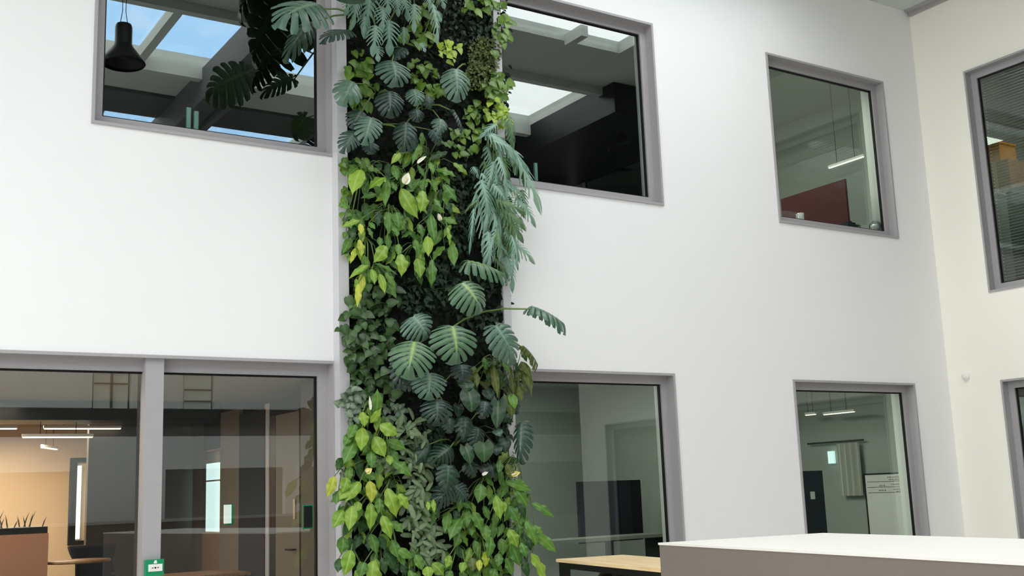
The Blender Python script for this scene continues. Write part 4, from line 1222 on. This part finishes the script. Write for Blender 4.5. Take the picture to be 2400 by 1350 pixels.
# plant, map, joint x y, tip x y, width, colour, kind, depth joint, depth tip, normal
up_n = V((-0.1, -0.75, 0.75))
ML = [(0, A2, 310, 70, 10, 165, 470, G_, 'monstera', 0.80, 0.95, V((-0.2, -0.78, 0.62))),
      (0, A2, 560, 265, 350, 315, 215, K_, 'monstera', 0.55, 0.70, V((-0.1, -0.6, 0.8))),
      (1, A2, 905, 500, 938, 668, 320, G_, 'monstera', 0.42, 0.52, up_n),
      (2, A2, 1405, 560, 1425, 782, 265, G_, 'monstera', 0.42, 0.50, OUT),
      (3, A2, 590, 660, 515, 805, 240, G_, 'young', 0.42, 0.5, OUT),
      (3, A2, 885, 735, 892, 908, 250, K_, 'monstera', 0.44, 0.52, OUT),
      (4, A2, 1080, 715, 1105, 825, 170, G_, 'monstera', 0.36, 0.42, OUT),
      (3, A2, 660, 890, 595, 995, 200, K_, 'monstera', 0.38, 0.44, OUT),
      (5, A2, 740, 945, 688, 1135, 235, G_, 'monstera', 0.46, 0.52, OUT),
      (5, A2, 610, 1060, 510, 1198, 180, K_, 'monstera', 0.40, 0.46, OUT),
      (4, A2, 1095, 868, 1112, 955, 145, K_, 'monstera', 0.34, 0.38, OUT),
      (4, A2, 1290, 948, 1278, 1055, 150, G_, 'young', 0.36, 0.4, OUT),
      (4, A2, 1390, 880, 1472, 1045, 95, K_, 'monstera', 0.34, 0.4, V((0.7, -0.7, 0.3))),
      (4, A2, 1015, 980, 1000, 1195, 200, K_, 'monstera', 0.32, 0.36, OUT),
      (5, A2, 1065, 1060, 1065, 1205, 180, K_, 'monstera', 0.30, 0.34, V((0.4, -0.8, 0.2))),
      (4, A2, 1180, 765, 1215, 850, 110, K_, 'young', 0.30, 0.33, OUT),
      (5, A2, 1225, 1030, 1292, 1145, 120, K_, 'young', 0.34, 0.36, OUT),
      (5, A2, 730, 1130, 740, 1220, 150, K_, 'young', 0.28, 0.3, OUT),
      (1, A2, 1000, 390, 910, 470, 150, K_, 'young', 0.30, 0.34, up_n),
      (0, A2, 250, 190, 60, 460, 190, P_, 'monstera', 0.30, 0.36, V((-0.2, -0.9, 0.3))),
      (6, A4, 1275, 262, 1462, 488, 430, Lt, 'monstera', 0.52, 0.66, V((-0.15, -0.72, 0.75))),
      (6, A4, 1330, 70, 1725, 200, 260, Lt, 'monstera', 0.42, 0.52, V((0.0, -0.62, 0.85))),
      (7, A4, 835, 560, 975, 735, 360, G_, 'monstera', 0.44, 0.52, V((-0.2, -0.8, 0.6))),
      (6, A4, 1187, 650, 1240, 962, 470, Lt, 'monstera', 0.60, 0.70, up_n),
      (7, A4, 852, 795, 795, 1078, 425, Lt, 'monstera', 0.56, 0.66, up_n),
      (8, A4, 1575, 640, 1775, 968, 340, G_, 'monstera', 0.56, 0.64, V((-0.3, -0.85, 0.5))),
      (6, A4, 1910, 480, 2255, 655, 300, G_, 'monstera', 0.62, 0.78, V((0.42, -0.30, 0.85))),
      (7, A4, 745, 930, 720, 1188, 230, K_, 'monstera', 0.36, 0.42, OUT),
      (9, A4, 985, 1070, 985, 1285, 330, G_, 'monstera', 0.46, 0.52, OUT),
      (9, A4, 1275, 990, 1292, 1135, 225, K_, 'young', 0.40, 0.44, OUT),
      (8, A4, 1830, 830, 1985, 1020, 260, O_, 'monstera', 0.40, 0.5, V((0.75, -0.55, -0.2))),
      (8, A4, 1610, 800, 1740, 965, 200, G_, 'monstera', 0.40, 0.46, OUT),
      (9, A5, 785, 170, 790, 328, 230, K_, 'monstera', 0.40, 0.46, OUT),
      (10, A5, 1110, 180, 1092, 288, 130, K_, 'young', 0.40, 0.44, OUT),
      (10, A5, 975, 285, 968, 445, 145, P_, 'young', 0.34, 0.38, OUT),
      (10, A5, 1062, 360, 1030, 495, 135, P_, 'monstera', 0.36, 0.4, V((0.2, -0.8, 0.5))),
      (10, A5, 872, 490, 755, 585, 170, P_, 'monstera', 0.32, 0.38, OUT),
      (11, A5, 862, 612, 848, 785, 165, P_, 'young', 0.42, 0.46, OUT),
      (11, A5, 885, 755, 765, 865, 165, K_, 'monstera', 0.34, 0.38, OUT),
      (11, A5, 905, 745, 995, 845, 140, K_, 'monstera', 0.34, 0.38, OUT),
      (12, A5, 1362, 330, 1350, 592, 150, K_, 'monstera', 0.46, 0.52, V((-0.75, -0.6, 0.3))),
      (11, A5, 1000, 588, 1042, 685, 130, P_, 'young', 0.32, 0.36, OUT),
      (10, A5, 720, 470, 640, 600, 110, P_, 'young', 0.20, 0.24, OUT),
      (9, A5, 870, 290, 870, 390, 120, K_, 'young', 0.28, 0.3, OUT),
      (9, A5, 640, 20, 560, 80, 150, K_, 'young', 0.30, 0.33, OUT),
      (12, A5, 1300, 150, 1330, 260, 90, P_, 'young', 0.30, 0.33, OUT)]
for i, A, jx, jy, tx, ty, wd, mk, kind, dj, dt_, n_ in ML:
    b2, t2 = A(jx, jy), A(tx, ty)
    Z = {A2: Z2, A4: Z3, A5: Z5}[A]
    b3, t3 = U(*b2, dj), U(*t2, dt_)
    p = mon[i]
    put_leaf(p.o, kind, mk, b3, t3, wd * Z * PXM * 1.0, nrm(0.10, n_.normalized()))
    p.stalk(b3, 0.010 if kind == 'monstera' else 0.007, 0.03)
def UM(px, py, d):              # spot whose mirror image in the upper pane falls on this photo point
    r = ray(px, py); q = CAM + r * ((DIST + 0.3 + d) / r.y)
    return V((q.x, -d, q.z))


for jx, jy, tx, ty, wd, mk, dj, dt_, n_ in ((668, -10, 585, 178, 1.05, P_, 0.98, 1.12, V((-0.3, -0.8, 0.5))), (765, -25, 690, 110, 1.2, K_, 0.95, 1.08, V((-0.3, -0.6, 0.7))),
                                            (640, -70, 548, 50, 0.9, P_, 0.95, 1.08, V((-0.3, -0.6, 0.7)))):
    b3, t3 = UM(jx, jy, dj), UM(tx, ty, dt_)
    put_leaf(mon[0].o, 'monstera', mk, b3, t3, wd * (t3 - b3).length, nrm(0.1, n_.normalized()))
    mon[0].stalk(b3, 0.010, 0.03)
for p in mon: p.done()

# ------------------------------------------------------------------ heart-leaved philodendrons
GP = 'heart-leaved philodendrons in the living wall'
phi = [Plant('philodendron', 'plant', GP, 1090, 900, 'philodendron with two rounded leaves just under the big swiss cheese leaves', STEMD),
       Plant('philodendron', 'plant', GP, 1170, 915, 'philodendron with a pale olive leaf by the right post', STEMD),
       Plant('philodendron', 'plant', GP, 1110, 1020, 'philodendron with one round green leaf amid dark foliage', STEMD)]
for i, bx, by, tx, ty, wd, mk, d in ((0, 1000, 110, 1020, 248, 135, 'heart_deep', 0.42), (0, 975, 40, 985, 110, 110, 'heart_deep', 0.36), (1, 1200, 172, 1190, 358, 100, 'heart_deep', 0.40),
                                     (1, 1265, 142, 1292, 278, 82, 'lily_olive', 0.40), (1, 1290, 140, 1310, 225, 60, 'lily_mid', 0.42), (2, 1100, 452, 1105, 588, 122, 'lily_dark', 0.42),
                                     (2, 975, 478, 1012, 597, 96, 'heart_deep', 0.38), (2, 1185, 370, 1215, 412, 70, 'mon_grey', 0.38), (2, 1180, 470, 1190, 540, 80, 'mon_deep', 0.30),
                                     (2, 1090, 610, 1120, 680, 76, 'mon_deep', 0.28), (0, 1120, 100, 1160, 170, 80, 'mon_deep', 0.28), (1, 1230, 240, 1250, 320, 80, 'mon_deep', 0.28),
                                     (2, 1240, 420, 1250, 520, 80, 'mon_deep', 0.26), (0, 930, 200, 925, 280, 70, 'mon_deep', 0.26), (2, 1150, 600, 1160, 690, 76, 'mon_deep', 0.24)):
    b3, t3 = U(*A5(bx, by), d), U(*A5(tx, ty), d + 0.05)
    put_leaf(phi[i].o, 'heart', mk, b3, t3, wd * Z5 * PXM * 1.1, nrm(0.25))
    phi[i].stalk(b3, 0.006)
for p in phi: p.done()

# ------------------------------------------------------------------ blue-green ferns
GF = 'blue-green ferns in the living wall'


def fern(px, py, label): return Plant('blue_fern', 'plant', GF, px, py, label)


fe = [fern(865, -20, 'blue-green fern hanging over the upper swiss cheese plants, left of its twin'),
      fern(960, -20, 'blue-green fern with shorter fronds right of the left hanging fern'),
      fern(1030, 0, 'blue-green fern with narrow single fronds above the lime pothos tips'),
      fern(1145, 330, 'blue-green fern whose long frond arches right across the upper middle window'),
      fern(1130, 450, 'blue-green fern with drooping narrow fronds in front of the dark creeping leaves'),
      fern(1165, 480, 'greener fern spreading right over the white wall, lowest of the right ferns')]
F_, FG = 'fern', 'fern_green'
FL = [(0, A2, 735, -60, 695, 275, 230, F_), (0, A2, 620, -40, 598, 222, 140, F_), (0, A2, 860, -50, 882, 100, 150, F_), (1, A2, 980, -40, 1045, 158, 140, F_),
      (1, A2, 1085, 40, 1080, 245, 120, F_), (1, A2, 880, 170, 890, 425, 190, F_), (0, A2, 775, 210, 758, 425, 150, F_), (1, A2, 1000, 220, 1000, 345, 80, F_),
      (2, A2, 1220, 40, 1282, 345, 95, F_), (2, A2, 1250, 90, 1300, 165, 90, F_), (2, A2, 1280, -50, 1322, 60, 110, F_), (1, A2, 780, 370, 800, 475, 120, F_),
      (0, A2, 570, -20, 545, 110, 120, F_), (2, A2, 1130, 345, 1172, 402, 80, F_), (1, A2, 940, -20, 960, 120, 120, F_), (2, A2, 1190, -40, 1210, 80, 90, F_),
      (0, A2, 690, 130, 690, 250, 100, F_), (1, A2, 830, 60, 830, 240, 140, F_),
      (3, A3, 1480, -80, 1795, 155, 150, F_), (3, A3, 1720, 90, 2030, 645, 190, F_), (3, A3, 1560, -40, 1930, 290, 150, F_), (3, A3, 1700, -220, 1750, 60, 120, FG),
      (4, A3, 1450, 360, 1535, 710, 190, F_), (4, A3, 1380, 240, 1440, 330, 110, F_), (4, A3, 1390, 480, 1512, 1025, 130, F_), (4, A3, 1390, 620, 1350, 1015, 70, F_),
      (4, A3, 1530, 600, 1665, 1115, 150, F_), (5, A3, 1590, 540, 1872, 650, 150, FG), (5, A3, 1640, 640, 1882, 785, 170, FG), (5, A3, 1650, 680, 1852, 905, 170, FG),
      (5, A3, 1700, 740, 1690, 1045, 110, FG), (5, A3, 1720, 860, 1802, 1140, 80, F_), (5, A3, 1735, 960, 1742, 1275, 70, F_), (3, A3, 1550, 400, 1705, 570, 170, F_),
      (5, A3, 1680, 420, 1815, 515, 70, FG), (4, A3, 1430, 540, 1308, 632, 60, FG), (4, A3, 1520, 480, 1500, 805, 130, F_), (5, A3, 1600, 680, 1640, 970, 110, F_),
      (3, A3, 1500, 60, 1560, 300, 120, F_), (3, A3, 1600, 150, 1700, 420, 130, F_), (4, A3, 1500, 760, 1520, 1000, 90, F_), (5, A3, 1600, 820, 1620, 1050, 90, FG),
      (3, A2, 1800, 960, 1885, 1180, 110, F_), (3, A2, 1730, 990, 1600, 1080, 110, F_), (3, A2, 1640, 1060, 1790, 1230, 120, F_), (3, A2, 1700, 1120, 1900, 1200, 110, F_),
      (5, A3, 1560, 900, 1580, 1090, 70, F_), (4, A3, 1450, 300, 1600, 480, 120, F_), (5, A3, 1560, 580, 1700, 760, 150, F_)]
for i, A, bx, by, tx, ty, wd, mk in FL:
    Z = Z2 if A is A2 else Z3
    b2, t2 = A(bx, by), A(tx, ty)
    d = 0.32 + random.uniform(-0.07, 0.10)
    dt_ = d + 0.06 + (0.12 if t2[0] > 1215 else 0)
    b3, t3 = U(*b2, d), U(*t2, dt_)
    put_leaf(fe[i].o, 'frond', mk, b3, t3, wd * Z * PXM, nrm(0.4), name='frond')
    fe[i].stalk(b3, 0.005, 0.05)
for i in range(46):             # shorter fronds that fill out the right-hand ferns
    u = random.random()
    px = 1128 + 95 * random.random() * (0.45 + 0.55 * sin(pi * u)) + 14 * u
    py = 315 + 290 * u
    f = min(fe[3:], key=lambda q: abs(q.py - py) + 0.5 * abs(q.px - px))
    a = random.gauss(0.35, 0.5)
    ln = random.uniform(50, 105)
    d = random.uniform(0.18, 0.34)
    b3, t3 = U(px, py, d), U(px + ln * sin(a), py + ln * cos(a), d + 0.06)
    put_leaf(f.o, 'frond', random.choice((F_, F_, FG)), b3, t3, ln * random.uniform(0.32, 0.5) * PXM, nrm(0.55), name='frond')
    f.stalk(b3, 0.004, 0.04)
for p in fe: p.done()


# ------------------------------------------------------------------ small-leaved plants: one foliage mesh and one stem mesh each
HALF = {True: ((-.20, -.05), (-.40, .03), (-.5, .24), (-.43, .50), (-.24, .78)),
        False: ((-.30, .08), (-.46, .25), (-.5, .42), (-.40, .65), (-.20, .86)),
        None: ((-.30, .03), (-.46, .20), (-.5, .50), (-.45, .80), (-.26, .96))}


def small_leaf(vs, fs, vein, c, y, z, ln, wd, heart):
    """12-sided leaf with a raised midrib: heart-shaped, pointed or (None) blunt oval"""
    x = y.cross(z)
    o = len(vs)
    H = HALF[heart]
    P = [(0, .05 if heart else 0)] + list(H) + [(0, 1)] + [(-a, b) for a, b in H[::-1]] + [(0, .3), (0, .68)]
    for i, (a, b) in enumerate(P):
        h = 0.10 * 4 * b * (1 - b) + 0.22 * abs(a) - 0.30 * a * a
        vs.append(tuple(c + x * (a * wd) + y * (b * ln) + z * (h * ln)))
        vein.append(0.5 if a == 0 else 0.0)
    for f in ((0, 12, 2, 1), (12, 3, 2), (12, 13, 4, 3), (13, 5, 4), (13, 6, 5), (0, 11, 10, 12), (12, 10, 9), (12, 9, 8, 13), (13, 8, 7), (13, 7, 6)):
        fs.append(tuple(o + i for i in f))


def bushy(name, cat, group, label, blobs, n, ln, asp, mk, d0=0.10, d1=0.22, heart=True, spread=0.7, jit=0.45, stems=6, bias=0.0):
    """blobs: (cx, cy, rx, ry) in the photo, where the plant's leaves lie"""
    cx, cy = blobs[0][0], blobs[0][1]
    root = U(cx, cy, 0.08)
    t = empty(name, root, label=label, cat=cat, group=group)
    vs, fs, vein = [], [], []
    area = [b[2] * b[3] for b in blobs]
    ends = []
    for i in range(n):
        bl = random.choices(blobs, area)[0]
        while True:
            u, v = random.uniform(-1, 1), random.uniform(-1, 1)
            if u * u + v * v < 1: break
        px, py = bl[0] + u * bl[2], bl[1] + v * bl[3]
        d = random.uniform(d0, d1)
        c = U(px, py, d) - root
        a = random.gauss(bias, spread)
        y = V((sin(a), random.uniform(-0.35, 0.0), -cos(a))).normalized()
        z = nrm(jit); z = (z - y * z.dot(y)).normalized()
        k = random.uniform(0.65, 1.25)
        small_leaf(vs, fs, vein, c, y, z, ln * k, ln * k * asp, heart)
        ends.append(c)
    link('foliage', mesh_from('foliage', vs, fs, vein, SM[mk]), t)
    b = MB()
    for e in random.sample(ends, min(stems, len(ends))):
        b.tube([(0, 0, 0.02), e * 0.5 + V((random.uniform(-.03, .03), -.02, 0.03)), e], 0.0035, 4)
    b.build('stem', STEMD, t)
    return t


GPO = 'pothos in the living wall'
po = lambda label, blobs, n=40, ln=0.11, mk='pothos', **k: bushy('pothos', 'plant', GPO, label, blobs, n, ln, 0.82, mk, **k)
po('pothos with yellow-green heart leaves beside the left post, right of the big reaching leaf', [(838, 150, 26, 40), (860, 190, 20, 30)], 30)
po('pothos with yellow-green leaves between the left post and the upper cluster', [(842, 225, 24, 26), (830, 250, 18, 18)], 22)
po('pothos with yellow leaves right under the hanging blue-green fronds', [(995, 50, 26, 50), (965, 90, 22, 26)], 44)
po('lime pothos tips standing out right of the upper swiss cheese plants', [(1050, 118, 26, 26)], 22, 0.085, 'pothos_lime', d0=0.26, d1=0.38)
po('pothos with dull green leaves behind the long pale stalk', [(985, 165, 36, 30), (1010, 205, 26, 22)], 46, 0.10)
po('pothos with rounded bright leaves trailing down the right post, upper part', [(1168, 205, 22, 40), (1150, 190, 18, 26)], 44, 0.10, d0=0.14, d1=0.28)
po('lime pothos patch on the right post just above the right ferns', [(1172, 268, 22, 30), (1155, 250, 20, 24)], 46, 0.085, 'pothos_lime', d0=0.14, d1=0.28)
po('pothos with a few curling leaves overlapping the upper middle window', [(1182, 60, 18, 34), (1165, 90, 14, 40)], 26, 0.10, d0=0.16, d1=0.30)
po('pothos with olive leaves between upper monsteras and right ferns', [(1090, 330, 40, 34), (1120, 270, 30, 36)], 60, 0.10, d0=0.08, d1=0.16)
po('pothos with sparse leaves at the very top right of the wall', [(1120, 8, 40, 20), (1165, 8, 20, 14)], 34, 0.10)
po('pothos with round leaves on the left post at the top of the lily patch', [(812, 385, 16, 18), (835, 380, 22, 14)], 22, 0.095, d0=0.16, d1=0.26)
po('pothos with small round leaves along the left post beside the upper lilies', [(812, 480, 12, 46), (822, 560, 12, 50)], 34, 0.075, d0=0.10, d1=0.2)

GI = 'climbers in the living wall'
iv = lambda label, blobs, n=60, ln=0.105, mk='ivy', **k: bushy('climber', 'plant', GI, label, blobs, int(n * 0.72), ln, 0.85, mk, jit=0.75, spread=1.0, **k)
iv('green climber highest in the patch left of the large glossy swiss cheese plant', [(850, 700, 40, 40), (905, 690, 34, 34)], 84)
iv('green climber on the left edge, second highest in that patch', [(838, 760, 34, 44), (825, 790, 22, 30)], 84, d0=0.12, d1=0.24)
iv('green climber with a pale heart leaf held out near the left post', [(850, 835, 40, 40)], 70, d0=0.12, d1=0.24)
iv('green climber hanging left of the overlapping swiss cheese leaves', [(890, 780, 30, 60)], 60, d0=0.08, d1=0.18)
iv('green climber lowest in the left patch, above the upright young lily', [(855, 905, 38, 36), (905, 900, 28, 40)], 84)
GD = 'dark small-leaved creepers in the living wall'
dk = lambda label, blobs, n=150, ln=0.07, **k: bushy('dark_creeper', 'plant', GD, label, blobs, n, ln, 0.62, 'dark', d0=0.07, d1=0.15, **k)
dk('dark creeper with tiny leaves at the top, right of the hanging ferns', [(1085, 50, 50, 60), (1130, 40, 36, 50)], 240, 0.06)
dk('dark creeper between the upper lily patch and the right ferns', [(1085, 450, 40, 70), (1075, 540, 36, 60)], 240)
dk('dark creeper under the upper lily patch, left of the light swiss cheese leaves', [(990, 690, 60, 50), (1050, 630, 40, 50)], 220)
dk('dark creeper behind the stalks of the large swiss cheese plant', [(1120, 735, 50, 30), (1150, 640, 30, 50)], 160)
dk('dark creeper behind the drooping leaves by the right post', [(1150, 900, 40, 50), (1180, 1000, 24, 50)], 160)
dk('dark creeper between small oval leaves and lower dark leaves', [(1010, 1020, 34, 60), (1010, 1120, 26, 60)], 180)
bushy('creeping_fig', 'plant', None, 'fine olive-brown creeping fig at the right edge, level with upper windows', [(1135, 130, 40, 44), (1120, 180, 34, 34)], 900, 0.032, 0.8, 'fig', d0=0.10, d1=0.24, heart=False, spread=1.5, jit=0.9)
GE = 'grey-green peperomias in the living wall'
pe = lambda label, blobs, n: bushy('peperomia', 'plant', GE, label, blobs, int(n * 1.0), 0.125, 0.36, 'pep', d0=0.11, d1=0.24, heart=None, spread=1.3, jit=0.4)
pe('highest grey-green peperomia of small oval leaves, under the dark creeping stems', [(945, 1005, 34, 30), (975, 1040, 26, 30)], 60)
pe('grey-green peperomia, second from the top in the column of oval leaves', [(975, 1090, 28, 40)], 60)
pe('grey-green peperomia in the middle of the column of oval leaves', [(975, 1165, 26, 36)], 52)
pe('grey-green peperomia, lower one with paler leaf rosettes', [(985, 1235, 34, 34)], 60)
pe('lowest grey-green peperomia mixing with the lilies at the foot', [(1005, 1295, 34, 28)], 46)
pe('grey-green peperomia half hidden behind the lime lily leaf', [(905, 1095, 22, 26)], 28)
bushy('scindapsus', 'plant', None, 'small silvery round-leaved plant hanging over the left post', [(812, 945, 16, 22), (832, 935, 22, 26), (822, 975, 16, 12)], 60, 0.085, 0.9, 'round', d0=0.14, d1=0.26, spread=1.2)
bushy('scindapsus', 'plant', None, 'small silvery round-leaved plant above the highest peperomia', [(925, 960, 26, 22), (900, 975, 20, 14)], 40, 0.07, 0.9, 'round', d0=0.10, d1=0.2, spread=1.2)
# deep undergrowth nobody could count
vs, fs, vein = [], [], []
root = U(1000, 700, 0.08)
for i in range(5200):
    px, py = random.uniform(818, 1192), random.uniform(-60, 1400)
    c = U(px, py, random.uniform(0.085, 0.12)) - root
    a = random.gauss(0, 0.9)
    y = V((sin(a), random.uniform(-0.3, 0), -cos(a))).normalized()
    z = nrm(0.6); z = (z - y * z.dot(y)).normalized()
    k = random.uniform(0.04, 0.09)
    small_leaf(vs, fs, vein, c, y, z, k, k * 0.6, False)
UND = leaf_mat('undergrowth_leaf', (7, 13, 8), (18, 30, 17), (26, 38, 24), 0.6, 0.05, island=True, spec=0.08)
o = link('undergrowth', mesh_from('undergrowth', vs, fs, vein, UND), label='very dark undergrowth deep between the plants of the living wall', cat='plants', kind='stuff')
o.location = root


# ------------------------------------------------------------------ view
S.view_settings.view_transform = 'Standard'
S.view_settings.look = 'None'
S.view_settings.gamma = 1
S.view_settings.use_curve_mapping = False
S.view_settings.exposure = 0.93
S.cycles.use_denoising = True
S.cycles.max_bounces = 10
S.cycles.diffuse_bounces = 5
S.cycles.transparent_max_bounces = 16
S.cycles.sample_clamp_indirect = 8
S.cycles.caustics_reflective = False
S.cycles.caustics_refractive = False
